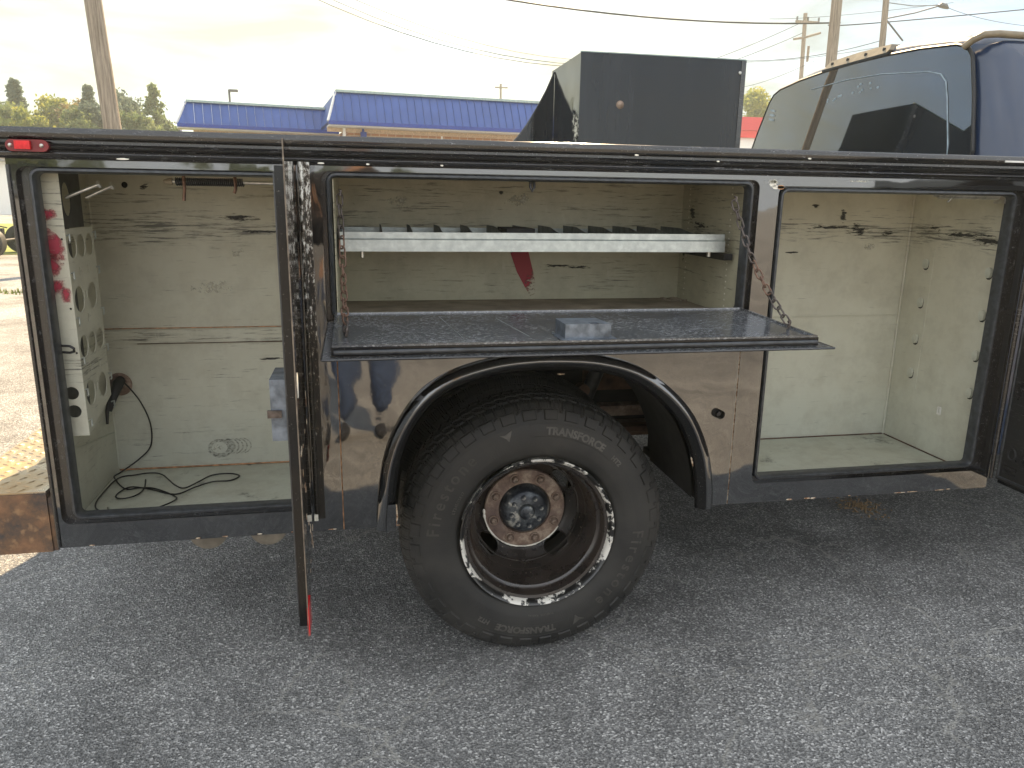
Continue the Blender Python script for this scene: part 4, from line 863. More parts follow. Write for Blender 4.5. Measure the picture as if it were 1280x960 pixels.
for k in range(36):
    x = -0.06+k*0.0305; tube(bm, [(x, -0.004, 1.034), (x+0.026, -0.004, 1.034)], 0.006, 8)
obj('hinge', bm, 'black_worn', md, smooth=50)
mk = lambda x0, v0, x1, v1: tubeo('scratch', [P_(x0, v0, 0.0243), P_(x1, v1, 0.0243)], 0.0007, 'galv', md, 4)
mk(0.185, 0.06, 0.215, 0.31); mk(0.325, 0.09, 0.365, 0.30)
# latch housing
lz = P_(0.48, 0.30, 0.0245).z
bm = BM(); plate(bm, [(0.437, 0.255), (0.533, 0.255), (0.543, 0.345), (0.437, 0.345)], [(rrect(0.495, 0.516, 0.322, 0.3445, 0.003, 2))], lambda u, v: (Vector((u, -v, lz)), Vector((0, 0, 1))), 0.033)
la = obj('latch_box', bm, 'latch', md, bevel=0.0)
bm = BM(); box(bm, 0.499, 0.505, -0.343, -0.326, lz, lz+0.026); box(bm, 0.508, 0.514, -0.341, -0.326, lz, lz+0.030); tube(bm, [(0.494, -0.336, lz+0.012), (0.520, -0.338, lz+0.008)], 0.003, 6); obj('latch_claw', bm, 'rust_chain', md)
boxo('latch_flange', 0.425, 0.555, -0.352, -0.250, lz-0.001, lz+0.001, 'latch', md)
# chains: every link a piece
def link_mesh(name, L, w, r, mat):
    bm = BM(); pts = []
    for s in (1, -1):
        for k in range(7):
            a = -PI/2+PI*k/6 + (0 if s > 0 else PI); pts.append((s*(L/2-w/2)+w/2*math.cos(a), w/2*math.sin(a), 0))
    tube(bm, pts, r, 6, closed=True); me = mesh_of(bm, name, 60); me.materials.append(M[mat]); return me
lm = [link_mesh('link', 0.032, 0.0145, 0.0022, m_) for m_ in ('chain_dark', 'rust_chain')]
def chain(label, a, b, sag, n, rustf):
    a = Vector(a); b = Vector(b); bm = BM(); tube(bm, [a+Vector((0, 0.0, 0.012)), a+Vector((0.004, -0.006, 0.010)), a+Vector((0.001, -0.008, -0.002))], 0.003, 6); tube(bm, [b+Vector((0.0, 0, -0.012)), b+Vector((0.004, 0, 0.0)), b+Vector((0.0, 0.0, 0.006))], 0.004, 6)
    c = obj('support_chain', bm, 'chain_dark', TR, smooth=50); c['label'] = label
    P = [a.lerp(b, k/n)+sag*math.sin(PI*k/n) for k in range(n+1)]
    for k in range(n):
        p, q = P[k], P[k+1]; d_ = (q-p); m_ = d_.to_track_quat('X', 'Z').to_matrix().to_4x4() @ Matrix.Rotation((k % 2)*PI/2+0.5+0.3*rng.normal(), 4, 'X')
        s = d_.length/0.0255
        o = link('link', lm[1 if rustf(k/n) else 0], None, c); o.matrix_local = Matrix.Translation((p+q)/2) @ m_ @ Matrix.Scale(s, 4, (1, 0, 0))
chain('rusty chain holding the left end of the folding door', (-0.050, 0.012, 1.345), (-0.041, -0.269, 1.055), Vector((0.0, 0.03, -0.03)), 15, lambda t_: 0.22 < t_ < 0.9)
chain('half rusty chain holding the right end of the folding door', (0.996, 0.012, 1.345), (1.023, -0.270, 1.055), Vector((0.0, 0.02, -0.02)), 15, lambda t_: 0.42 < t_ < 0.68)

# ------------- left door, swung open towards the camera
W_ = 0.54
def xd(v): return -0.150+(0.023)*v/W_
bm = BM(); plate(bm, [(0.006, 0.492), (W_, 0.480), (W_, 1.437), (0.006, 1.427)], [], lambda u, v: (Vector((xd(u)-0.0, -u, v)), Vector((-1, 0, 0))), 0.0026, [(0.1*i, 0.55+0.1*j) for i in range(1, 5) for j in range(9)]); ld = obj('side_door', bm, 'black', TR); ld['label'] = 'left door swung fully open, seen on its edge'
bm = BM(); vv = []
for u, v in ((0.02, 0.505), (W_-0.012, 0.498), (W_-0.012, 1.392), (0.02, 1.400)): vv.append((u, v))
A_ = [bm.verts.new((xd(u)-0.0028, -u, v)) for u, v in vv]; B_ = [bm.verts.new((xd(u)-0.0185, -u, v)) for u, v in vv]
for i in range(4): bm.faces.new([A_[i], A_[(i+1) % 4], B_[(i+1) % 4], B_[i]])
bm.faces.new(B_); bm.faces.new(A_[::-1]); obj('inner_pan', bm, 'flare_black', ld, bevel=0.003)
tubeo('door_gasket', [(xd(W_)-0.0195, -W_+0.02, 0.515), (xd(W_)-0.0195, -W_+0.02, 1.380)], 0.003, 'seal', ld)
tubeo('skin_edge', [(xd(W_)-0.0013, -W_-0.0005, 0.4805), (xd(W_)-0.0013, -W_-0.0005, 1.4365)], 0.0013, 'skin_edge', ld, 6)
boxo('latch_box', xd(0.5)-0.050, xd(0.5)-0.019, -0.510, -0.400, 0.885, 1.005, 'latch', ld, bevel=0.004)
boxo('latch_claw', xd(0.5)-0.056, xd(0.5)-0.030, -0.516, -0.508, 0.932, 0.946, 'chain_dark', ld, bevel=0.003)
blob('peeled_paint', -0.50, 0.99, 0.03, 0.05, 'white_flake', ld, 'x', at=xd(0.50)+0.0006)
for k in range(22):
    z = 0.56+0.38*rng.random(); blob('paint_chip', -0.30-0.2*rng.random(), z, 0.012, 0.02*rng.random()+0.006, 'flake', ld, 'x', at=xd(0.40)+0.0030 if False else xd(0.5)+0.0008, seed=k)
bm = BM(); box(bm, xd(W_)-0.0028, xd(W_)+0.0012, -W_-0.001, -W_+0.05, 0.483, 0.545); obj('red_paint_smear', bm, 'red_lens', ld)
# piano hinge: leaves, then knuckles
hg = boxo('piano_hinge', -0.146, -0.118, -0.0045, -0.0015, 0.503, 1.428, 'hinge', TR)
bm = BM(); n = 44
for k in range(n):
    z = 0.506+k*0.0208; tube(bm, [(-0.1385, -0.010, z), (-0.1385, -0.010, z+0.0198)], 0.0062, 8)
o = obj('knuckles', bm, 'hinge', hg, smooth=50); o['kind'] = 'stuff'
boxo('end_stop', -0.146, -0.136, -0.017, -0.003, 0.502, 0.520, 'white_flake', hg, bevel=0.002)

# ------------- right door, swung open
xr = 1.958; bm = BM(); plate(bm, [(0.004, 0.482), (0.80, 0.482), (0.80, 1.425), (0.004, 1.425)], [], lambda u, v: (Vector((xr+0.020, -u, v)), Vector((1, 0, 0))), 0.003); rd = obj('side_door', bm, 'black', TR); rd['label'] = 'right door swung open at the frame edge'
bm = BM(); box(bm, xr, xr+0.0195, -0.785, -0.014, 0.500, 1.402); obj('inner_pan', bm, 'door_dark', rd, bevel=0.003)
tubeo('door_gasket', [(xr-0.001, -0.022, 0.51), (xr-0.001, -0.022, 1.39)], 0.004, 'seal', rd); tubeo('door_gasket', [(xr-0.001, -0.022, 0.51), (xr-0.001, -0.78, 0.51)], 0.004, 'seal', rd)
bm = BM(); tube(bm, [(xr-0.001, -0.060+0.014*math.cos(2*PI*k/16), 0.595+0.018*math.sin(2*PI*k/16)) for k in range(16)], 0.003, 6, closed=True); obj('drain_plug', bm, 'dark_steel', rd, smooth=50)
boxo('stamped_tab', xr-0.003, xr-0.0002, -0.085, -0.040, 0.545, 0.555, 'black_worn', rd); boxo('stamped_tab', xr-0.003, xr-0.0002, -0.085, -0.040, 0.530, 0.536, 'black_worn', rd)
for z in (0.72, 0.95, 1.18): boxo('pressed_rib', xr-0.004, xr-0.0002, -0.76, -0.045, z, z+0.006, 'door_dark', rd, bevel=0.001)
tubeo('piano_hinge', [(1.9475, -0.006, 0.50), (1.9475, -0.006, 1.42)], 0.0065, 'black_worn', TR)

# ------------- wheel-arch flare, liner, chassis pieces seen through the arch
bm = BM(); path = ARCHS
sweep_loop(bm, path[::-1], [(-0.020, -0.0006), (-0.019, -0.006), (-0.012, -0.017), (-0.002, -0.026), (0.004, -0.030)], closed=False)
fb = obj('flare_band', bm, 'flare_black', TR, smooth=60)
bm = BM(); sweep_loop(bm, path[::-1], [(0.004, -0.030), (0.007, -0.0325), (0.011, -0.032), (0.022, -0.027), (0.027, -0.022), (0.028, -0.010), (0.026, 0.004)], closed=False)
fl = obj('arch_flare', bm, 'black', TR, smooth=60)
lip = [(p.x, p.y) for p in smooth_path(ARCH, 8)]
bm = BM()
cx_, cz_ = 0.503, 0.5
for i, (x, z) in enumerate(lip):
    if not (6 < i < len(lip)-7): continue
    q = mnoise.noise(Vector((x*14, z*14, 0)))
    side = x > 0.8 and z < 0.72; tp = abs(x-0.52) < 0.03 or (x < 0.16 and z > 0.66); 
    if (x > 0.3 and q > 0.3 and rng.random() < 0.08) or (abs(x-0.52) < 0.03 and rng.random() < 0.45) or (side and q > 0.1 and rng.random() < 0.4):
        d_ = (Vector((cx_, cz_))-Vector((x, z))).normalized(); x2, z2 = x+d_.x*0.0275, z+d_.y*0.0275; s = 0.004+0.006*rng.random()
        tube(bm, [(x2-d_.y*s, -0.022, z2+d_.x*s), (x2+d_.y*s*0.4, -0.0225, z2-d_.x*s*0.4), (x2+d_.y*s, -0.021, z2-d_.x*s)], [0.001, 0.0026, 0.001], 5)
o = obj('edge_chips', bm, 'flake', fl); o['kind'] = 'stuff'
boxo('flare_foot', 0.028, 0.068, -0.028, 0.0035, 0.462, 0.540, 'black', TR, bevel=0.010)
tubeo('foot_chip', [(0.069, -0.022, 0.538), (0.071, -0.022, 0.50), (0.062, -0.022, 0.465)], 0.003, 'flake', fl, 5)
# liner strip
bm = BM(); ls_ = [(x+(0.028*(0.503-x)/0.47), z-0.010) for x, z in ARCHS if z > 0.50]
A_ = [bm.verts.new((x, 0.005, z)) for x, z in ls_]; B_ = [bm.verts.new((x, 0.34, z)) for x, z in ls_]
for i in range(len(ls_)-1): bm.faces.new([A_[i], A_[i+1], B_[i+1], B_[i]])
obj('arch_liner', bm, 'under', TR, smooth=40)
boxo('mud_flap', 0.955, 0.975, 0.012, 0.34, 0.50, 0.78, 'under', TR, bevel=0.003)
boxo('bed_floor', XL, 2.0, 0.53, FARY-0.53, 0.90, 0.925, 'under', TR)
boxo('liner_roof', -0.06, 1.12, 0.345, 0.60, 0.895, 0.91, 'under', TR)
boxo('liner_back', -0.075, 0.02, 0.02, 0.50, 0.47, 1.0, 'under', TR); boxo('liner_front', 0.985, 1.12, 0.02, 0.50, 0.47, 1.0, 'under', TR)
for y in (0.66, FARY-0.72): boxo('frame_rail', -0.80, 4.6, y, y+0.07, 0.60, 0.80, 'under', TR, bevel=0.006)
boxo('cross_member', 0.95, 1.02, 0.731, FARY-0.73, 0.60, 0.72, 'rust_brown', TR)
bm = BM()
for k, (x0, x1) in enumerate(((-0.20, 1.25), (-0.05, 1.1), (0.1, 0.95))): box(bm, x0, x1, 0.60, 0.655, 0.515-0.018*k, 0.530-0.018*k)
obj('leaf_spring', bm, 'rust_brown', TR, bevel=0.003)
tubeo('axle_tube', [(0.478, 0.30, 0.397), (0.478, FARY-0.30, 0.397)], 0.05, 'rust_brown', TR, 16)
bm = BM(); lathe_y(bm, [(0.95, 0), (0.95, 0.12), (1.02, 0.17), (1.1, 0.17), (1.17, 0.12), (1.17, 0)], 0.478, 0.397, 24); obj('differential', bm, 'rust_brown', TR, smooth=40)
tubeo('shock_absorber', [(0.86, 0.56, 0.90), (0.70, 0.60, 0.45)], 0.026, 'dark_steel', TR, 12)
bm = BM(); tube(bm, [(0.80, 0.55, 0.80), (0.83, 0.5, 0.775), (0.92, 0.5, 0.77), (0.95, 0.55, 0.80), (0.90, 0.6, 0.84)], 0.028, 8); tube(bm, [(0.74, 0.50, 0.70), (0.74, 0.54, 0.70)], 0.022, 12); obj('spring_shackle', bm, 'rust_brown', TR, smooth=50)
tubeo('fuel_hose', [(0.70, 0.52, 0.88), (0.82, 0.5, 0.86), (0.95, 0.5, 0.83), (1.0, 0.5, 0.70)], 0.018, 'under', TR, 10)
boxo('hanger_plate', 0.78, 1.0, 0.655, 0.662, 0.66, 0.86, 'rust_brown', TR)
boxo('dark_gap_filler', 0.55, 1.2, 0.80, 0.81, 0.478, 0.70, 'under', TR)  # added dark sheet hiding the sunlit ground between the braces
boxo('lower_brace', 0.60, 1.12, 0.70, 0.76, 0.475, 0.512, 'hub_rust', TR, bevel=0.004); boxo('upper_brace', 0.60, 1.10, 0.60, 0.655, 0.575, 0.612, 'hub_rust', TR, bevel=0.004)
for x in (-0.43, -0.275):
    bm = BM(); lathe_y(bm, [(0.05, 0.0), (0.05, 0.040), (0.055, 0.050), (0.12, 0.052), (0.13, 0.0)], x, 0.482-0.022, 28); obj('round_vent', bm, 'vent_metal', TR, smooth=40)

# ------------- rear bumper with tread plate
bp = boxo('rear_bumper', -1.020, -0.790, 0.0, FARY, 0.457, 0.612, 'rust_face', TR, bevel=0.006)
boxo('bumper_end', -0.789, -0.7795, 0.004, 0.06, 0.458, 0.600, 'rust_face', bp)
boxo('step_plate', -1.015, -0.792, 0.006, FARY-0.01, 0.6125, 0.617, 'plate', bp)
bm = BM(); st_ = 0.030
for i in range(int(0.225/st_)):
    for j in range(int(1.1/st_)):
        x = -1.002+i*st_; y = 0.02+j*st_; a = PI/4 if (i+j) % 2 else -PI/4
        m_ = Matrix.Translation((x, y, 0.6171)) @ Matrix.Rotation(a+0.2, 4, 'Z')
        vs = [bm.verts.new(m_ @ Vector(p)) for p in ((-0.013, 0, 0), (0, -0.0035, 0), (0.013, 0, 0), (0, 0.0035, 0), (-0.005, 0, 0.0022), (0.005, 0, 0.0022))]
        for f in ((0, 1, 4), (1, 5, 4), (1, 2, 5), (2, 3, 5), (3, 4, 5), (3, 0, 4)): bm.faces.new([vs[q] for q in f])
o = obj('tread_pattern', bm, 'plate', bp); o['kind'] = 'stuff'

# ------------- far side box, so the bed and its shadow are real; two unseen sun blockers added
boxo('sun_block_skirt', 0.92, 4.2, FARY-0.02, FARY+0.01, 0.09, 0.4635, 'under', TR)  # unseen sheet added to keep sun off the ground under the truck
boxo('sun_block_gap', 2.0, 2.30, FARY-0.06, FARY, 0.465, 1.478, 'under', TR)  # unseen filler added to stop sun leaking between box and cab
boxo('far_side_box', XL, 1.995, FARY-0.50, FARY, 0.465, 1.478, 'black', TR, bevel=0.006)

def edge_chip(name, x, z, w, h, mat, y=-0.0008, rot=0.0, seed=0): return blob(name, x, z, w, h, mat, TR, 'y', at=y, rot=rot, seed=seed)
for k in range(26):   # chipped edges round the openings and along the lower sill
    r_ = rng.random()
    if k < 9: edge_chip('paint_chip', 1.12+0.8*rng.random(), 0.466+0.002*rng.random(), 0.008+0.03*rng.random(), 0.0030, 'flake', seed=k)
    elif k < 15: edge_chip('paint_chip', -0.74+0.7*rng.random(), 0.467+0.002*rng.random(), 0.008+0.02*rng.random(), 0.003, 'flake', seed=k)
    elif k < 21: edge_chip('paint_chip', XL+0.004, 0.5+0.85*rng.random(), 0.004, 0.010+0.02*rng.random(), 'flake', seed=k)
    else: edge_chip('paint_chip', 1.085+0.04*rng.random(), 1.38+0.02*rng.random(), 0.02, 0.010, 'white_flake' if k % 2 else 'rust_edge', seed=k)
edge_chip('paint_chip', 1.36, 1.404, 0.10, 0.008, 'chalk'); edge_chip('paint_chip', 1.10, 1.398, 0.07, 0.016, 'chalk')
for x in (1.25, 1.31, 0.07): edge_chip('paint_chip', x, 0.468, 0.02, 0.005, 'flake')
# ------------------------------------------------------------------ dual rear wheel
WX, WZ = 0.478, 0.397
SEC = [(0.075, 0.226), (0.050, 0.229), (0.040, 0.240), (0.034, 0.262), (0.031, 0.285), (0.032, 0.310), (0.036, 0.332), (0.043, 0.350), (0.0485, 0.362), (0.053, 0.370), (0.058, 0.378), (0.066, 0.3865), (0.078, 0.392)]
TW0, TW1 = 0.032, 0.262; TC = (TW0+TW1)/2
def sec_at(r):
    for (y0, r0), (y1, r1) in zip(SEC, SEC[1:]):
        if r0 <= r <= r1: return y0+(y1-y0)*(r-r0)/(r1-r0)
    return SEC[-1][0]
def tyre_mesh(nseg=960):
    # refine section
    side = []
    for (y0, r0), (y1, r1) in zip(SEC, SEC[1:]):
        n = 3 if r1 < 0.325 else 5
        for k in range(n): side.append((y0+(y1-y0)*k/n, r0+(r1-r0)*k/n))
    side.append(SEC[-1])
    ny = 46; tr = [(0.078+(2*TC-0.156)*k/ny, 0.392+0.006*(1-((2*k/ny)-1)**2)) for k in range(1, ny)]
    P = side+tr+[(2*TC-y, r) for y, r in side[::-1]]
    ns = len(side); nP = len(P)
    Y = np.array([p[0] for p in P]); Rr = np.array([p[1] for p in P]); th = np.arange(nseg)*2*PI/nseg
    TT, YY = np.meshgrid(th, Y); RR = np.repeat(Rr[:, None], nseg, 1).copy()
    u = (YY-TC)/(TC-0.058)
    def per(x, p): return np.abs((x/p) % 1.0-0.5)*2      # 0..1 triangle
    pt = 2*PI/72
    dep = np.zeros_like(RR)
    zig = 0.028*np.sign(np.sin(TT*72))
    for c in (-0.66, -0.24, 0.24, 0.66): dep = np.maximum(dep, np.where(np.abs(u-c-zig) < 0.055, 1.0, 0))
    au = np.abs(u)
    sh = (au > 0.66) & (per(TT, pt) > 0.90); dep = np.where(sh, 1.0, dep)
    sip = (au > 0.66) & (per(TT+pt*0.25, pt/2) > 0.90); dep = np.where(sip, np.maximum(dep, 0.5), dep)
    mid = (au <= 0.66) & (au > 0.24) & (per(TT+u*0.10*np.sign(u), pt) > 0.84); dep = np.where(mid, np.maximum(dep, 0.8), dep)
    mid2 = (au <= 0.62) & (per(TT-u*0.16, pt/2) > 0.90); dep = np.where(mid2, np.maximum(dep, 0.45), dep)
    dep *= np.clip((RR-0.366)/0.012, 0, 1)
    RR -= dep*np.where(au > 0.66, 0.0038, 0.0070)
    # shoulder blocks on the sidewall and rings
    off = np.zeros_like(RR); R0 = np.repeat(Rr[:, None], nseg, 1)
    blk = (per(TT, pt*2) < 0.62) | ((per(TT+pt*0.5, pt) < 0.35) & (R0 > 0.362))
    off += np.where((R0 > 0.346) & (R0 < 0.371) & blk, 0.0045, 0)
    off += np.where((R0 > 0.272) & (R0 < 0.284) & (per(TT, 2*PI/240) > 0.5), 0.0007, 0)+np.where(np.abs(R0-0.341) < 0.0012, 0.0009, 0)
    off += np.where(np.abs(R0-0.374) < 0.0013, 0.0014, 0)+np.where(np.abs(R0-0.268) < 0.006, 0.0010, 0)
    sgn = np.where(YY < TC, -1, 1); YY = YY+off*sgn
    X = WX+RR*np.cos(TT); Z = WZ+RR*np.sin(TT)
    # flat contact patch
    Z = np.maximum(Z, 0.002)
    V = np.stack([X, YY, Z], -1).reshape(-1, 3)
    i = np.arange(nP-1)[:, None]*nseg; j = np.arange(nseg)[None, :]; j2 = (j+1) % nseg
    F = np.stack([i+j, i+j2, i+nseg+j2, i+nseg+j], -1).reshape(-1, 4)
    me = bpy.data.meshes.new('tyre'); me.from_pydata(V.tolist(), [], F.tolist())
    sm = np.repeat(True, len(F)); me.polygons.foreach_set('use_smooth', sm); me.set_sharp_from_angle(angle=R_(28)); me.materials.append(M['tyre']); return me
tme = tyre_mesh()
# rim: barrel, drop and disc in one pressed steel wheel, with four hand holes
FY = 0.030
rimprof = [(0.060, 0.222), (0.050, 0.216), (0.052, 0.207), (0.078, 0.205), (0.086, 0.201), (0.090, 0.194), (0.112, 0.192), (0.118, 0.187), (0.150, 0.185), (0.154, 0.1805), (0.170, 0.180)]
bm = BM(); lathe_y(bm, rimprof, WX, WZ, 128)
whl = obj('rear_wheel', bm, 'rim', TR, smooth=50); whl['label'] = 'dual rear wheel with deep brown black rim and rusty hub'
def disc(u, v):
    r = math.hypot(u-WX, v-WZ)
    y = 0.238 if r < 0.131 else (0.238-(r-0.131)/(0.165-0.131)*0.036 if r < 0.165 else 0.202-(r-0.165)/0.016*0.034)
    return Vector((u, y, v)), Vector((0, 1, 0))
ex = [(WX+r*math.cos(2*PI*k/72), WZ+r*math.sin(2*PI*k/72)) for r in (0.095, 0.11, 0.122, 0.126, 0.135, 0.147, 0.158, 0.164, 0.168, 0.174) for k in range(72)]
hh = []
for a in (38, 128, 218, 308):
    ar = R_(a+2); hh.append(slot(WX+0.1535*math.cos(ar), WZ+0.1535*math.sin(ar), 0.046, 0.0185, ar+PI/2, 7))
bm = BM(); plate(bm, circ(WX, WZ, 0.181, 128), hh, disc, 0.006, ex); obj('wheel_disc', bm, 'rim', whl, smooth=35)
for a in (38, 128, 218, 308):   # rolled rims round the hand holes
    ar = R_(a+2); sl = slot(WX+0.1535*math.cos(ar), WZ+0.1535*math.sin(ar), 0.046, 0.0190, ar+PI/2, 7)
    bm = BM(); tube(bm, [disc(x, z)[0]-Vector((0, 0.001, 0)) for x, z in dedupe(sl)[:-1]], 0.0024, 6, closed=True); obj('hand_hole_rim', bm, 'rim', whl, smooth=60)
bm = BM(); tube(bm, [(WX+0.1655*math.cos(2*PI*k/90), 0.1985, WZ+0.1655*math.sin(2*PI*k/90)) for k in range(90)], 0.0035, 6, closed=True); obj('pressed_ring', bm, 'rim', whl, smooth=60)
bm = BM(); lathe_y(bm, [(0.060, 0.2225), (0.044, 0.2235), (0.034, 0.2265), (0.0295, 0.2295), (0.0275, 0.2275), (0.030, 0.223), (0.042, 0.2165), (0.0505, 0.2155)], WX, WZ, 128); obj('rim_edge', bm, 'rim_edge', whl, smooth=60)
bm = BM(); lathe_y(bm, [(0.240, 0.128), (0.226, 0.129), (0.222, 0.1265), (0.2225, 0.084), (0.232, 0.080)], WX, WZ, 96); hub = obj('hub_flange', bm, 'hub_rust', whl, smooth=35)
# white primer showing round the lower edge of the flange
bm = BM(); pts = []
for k in range(70):
    a = R_(178+150*k/69); pts.append((WX+0.1295*math.cos(a), 0.2255, WZ+0.1295*math.sin(a)))
tube(bm, pts, [0.0022+0.0036*abs(math.sin(k*0.21+1))*(0.35+0.65*abs(mnoise.noise(Vector((k*0.31, 0, 0))))*2) for k in range(70)], 6); obj('bare_primer_edge', bm, 'white_flake', whl, smooth=60)
nm = BM()
lathe_y(nm, [(0.0, 0.0165), (-0.0045, 0.016), (-0.0045, 0.0130), (0.001, 0.0118), (0.001, 0.0)], 0, 0, 20)
lathe_y(nm, [(0.0, 0.0105), (-0.010, 0.0100), (-0.0125, 0.0075), (-0.0125, 0.0055), (-0.008, 0.0052), (-0.008, 0.0)], 0, 0, 6)
nme = mesh_of(nm, 'lug_nut', 40); nme.materials.append(M['hub_rust'])
for k in range(8):
    a = R_(22.5+45*k-4); o = link('lug_nut', nme, None, whl); o.location = (WX+0.1050*math.cos(a), 0.2222, WZ+0.1050*math.sin(a)); o.rotation_euler = (0, k*0.4, 0)
bm = BM(); lathe_y(bm, [(0.232, 0.080), (0.220, 0.079), (0.212, 0.074), (0.202, 0.068), (0.196, 0.061), (0.194, 0.026), (0.186, 0.023), (0.183, 0.018), (0.182, 0.0)], WX, WZ, 64); cap = obj('hub_cap', bm, 'hub_cap', whl, smooth=40)
sm_ = BM(); lathe_y(sm_, [(0.0, 0.0085), (-0.003, 0.008), (-0.003, 0.0055), (-0.007, 0.0052), (-0.0075, 0.0)], 0, 0, 10); sme = mesh_of(sm_, 'hub_bolt', 40); sme.materials.append(M['hub_cap'])
for k in range(8):
    a = R_(12+45*k); o = link('hub_bolt', sme, None, whl); o.location = (WX+0.048*math.cos(a), 0.1945, WZ+0.048*math.sin(a))
ty = link('tyre', tme, None, whl); ti = link('tyre', tme, None, whl); ti.location = (0, 0.30, 0)
# raised sidewall lettering
def arc_text(body, name, ang, R0, size, spread=1.0, mat='tyre_letter', bold=0.0):
    cu_ = bpy.data.curves.new(name, 'FONT'); cu_.body = body; cu_.size = size; cu_.extrude = 0.0011; cu_.offset = bold; cu_.align_x = 'CENTER'; cu_.space_character = spread; cu_.resolution_u = 3
    o = bpy.data.objects.new(name, cu_); COL.objects.link(o); bpy.context.view_layer.update()
    me = bpy.data.meshes.new_from_object(o.evaluated_get(bpy.context.evaluated_depsgraph_get())); bpy.data.objects.remove(o)
    for v_ in me.vertices:
        x, y, e_ = v_.co; a = R_(ang)-x/(R0+size*0.35); r = R0+y
        v_.co = (WX+r*math.cos(a), sec_at(r)-0.0002-e_, WZ+r*math.sin(a))
    me.materials.clear(); return link(name, me, mat, whl)
arc_text('Firestone', 'maker_lettering', -27, 0.290, 0.050, 1.38, 'maker_letter', bold=0.0004)
arc_text('Firestone', 'maker_lettering', 153, 0.290, 0.050, 1.38, 'maker_letter', bold=0.0004)
arc_text('TRANSFORCE', 'model_lettering', 70, 0.303, 0.030, 1.0, bold=0.0011)
arc_text('HT2', 'model_lettering', 43, 0.303, 0.020, 1.0, bold=0.0006)
arc_text('TRANSFORCE', 'model_lettering', -96, 0.303, 0.030, 1.0, bold=0.0011)
arc_text('HT2', 'model_lettering', -121, 0.303, 0.020, 1.0, bold=0.0006)
arc_text('TUBELESS  RADIAL', 'size_lettering', -87, 0.262, 0.008, 1.2)
arc_text('LT245/75R17', 'size_lettering', 155, 0.256, 0.012, 1.1)
def shield(ang):
    a0_ = R_(ang); pts = [(-0.018, 0.012), (-0.004, 0.008), (0.018, 0.016), (0.010, 0.0), (0.002, -0.014), (-0.004, -0.002)]; bm = BM(); q = []
    for x, y in pts:
        a = a0_-x/0.31; r = 0.312+y; q.append((WX+r*math.cos(a), sec_at(r), WZ+r*math.sin(a)))
    A = [bm.verts.new((x, y-0.0014, z)) for x, y, z in q]; B = [bm.verts.new((x, y+0.001, z)) for x, y, z in q]
    bm.faces.new(A)
    for i in range(len(q)): bm.faces.new([A[i], B[i], B[(i+1) % len(q)], A[(i+1) % len(q)]])
    obj('shield_emblem', bm, 'tyre_letter', whl)
shield(-66); shield(108)
for a_c, w_ in ((68, 34), (-98, 34)):   # recessed band outline round the model name
    bm = BM(); pts = []
    for s, r in ((1, 0.334), (-1, 0.297)):
        for k in range(21):
            a = R_(a_c+s*(-w_/1.0*0.8+2*0.8*w_*k/20)); pts.append((WX+r*math.cos(a), sec_at(r)-0.0004, WZ+r*math.sin(a)))
    tube(bm, pts, 0.0008, 4, closed=True); obj('band_outline', bm, 'tyre', whl)
# the other wheels, simpler
fw = wheel_simple(TR, 4.65, 0.10, 0.397, 0.24, 'front_wheel'); wheel_simple(TR, 4.65, FARY-0.10, 0.397, 0.24, 'front_wheel', side=1)
wheel_simple(TR, WX, FARY-0.03, 0.397, 0.24, 'far_rear_wheel', side=1)

# ------------------------------------------------------------------ cab
CY = 1.12
half = [(0.96, 0.50), (0.995, 0.56), (1.01, 0.80), (1.005, 1.10), (0.99, 1.30), (0.96, 1.42), (0.905, 1.56), (0.83, 1.72), (0.768, 1.84), (0.738, 1.888), (0.69, 1.922), (0.61, 1.944), (0.42, 1.968), (0.20, 1.980), (0.0, 1.984)]
half = [(max(0.0, a-0.03) if a > 0.3 else a, z-0.02*max(0.0, z-1.5)/0.48) for a, z in half]
def rear(y, z): return 0.035*(y-CY)**2 + 0.16*max(0.0, z-1.5)
def sect(x, ins, dz=0.0, w=1.0):
    pts = []
    for a, z in half:
        k = max(0.0, a-ins*(1.0 if z < 1.85 else 0.9)) if a > 0 else 0; zz = z-dz*(1 if z > 1.5 else 0); pts.append((x+w*rear(CY-k, zz), CY-k, zz))
    return pts + [(x_, 2*CY-y, z) for x_, y, z in pts[-2::-1]]
secs = [sect(1.990, 0.125, 0.045), sect(1.994, 0.100, 0.026), sect(2.006, 0.066, 0.012), sect(2.03, 0.032, 0.004), sect(2.07, 0.010, 0.0, 0.95), sect(2.13, 0.0, 0, 0.85), sect(2.6, -0.004, 0, 0.1), sect(3.0, -0.006, 0, 0), sect(3.3, 0.0, 0.02, 0)]
bm = BM(); rg = [[bm.verts.new(p) for p in s] for s in secs]
for A_, B_ in zip(rg, rg[1:]):
    for i in range(len(A_)-1): bm.faces.new([A_[i], A_[i+1], B_[i+1], B_[i]])
n_ = len(rg[0])
for i in range(n_//2): 
    q = [rg[0][i], rg[0][i+1], rg[0][n_-2-i], rg[0][n_-1-i]]; q = [v_ for k_, v_ in enumerate(q) if v_ not in q[:k_]]
    if len(q) > 2: bm.faces.new(q)
# windscreen, hood and nose
ws = [bm.verts.new((4.0, y, z)) for y, z in ((0.20, 0.5), (0.20, 1.25), (0.40, 1.30), (FARY-0.40, 1.30), (FARY-0.20, 1.25), (FARY-0.20, 0.5))]
nose = [bm.verts.new((5.35, y, z)) for y, z in ((0.28, 0.5), (0.28, 1.12), (0.44, 1.18), (FARY-0.44, 1.18), (FARY-0.28, 1.12), (FARY-0.28, 0.5))]
for i in range(5): bm.faces.new([ws[i], ws[i+1], nose[i+1], nose[i]])
bm.faces.new(nose[::-1]); bm.faces.new(rg[-1]+ws[::-1])
cab = obj('cab', bm, 'blue_paint', TR, smooth=38)
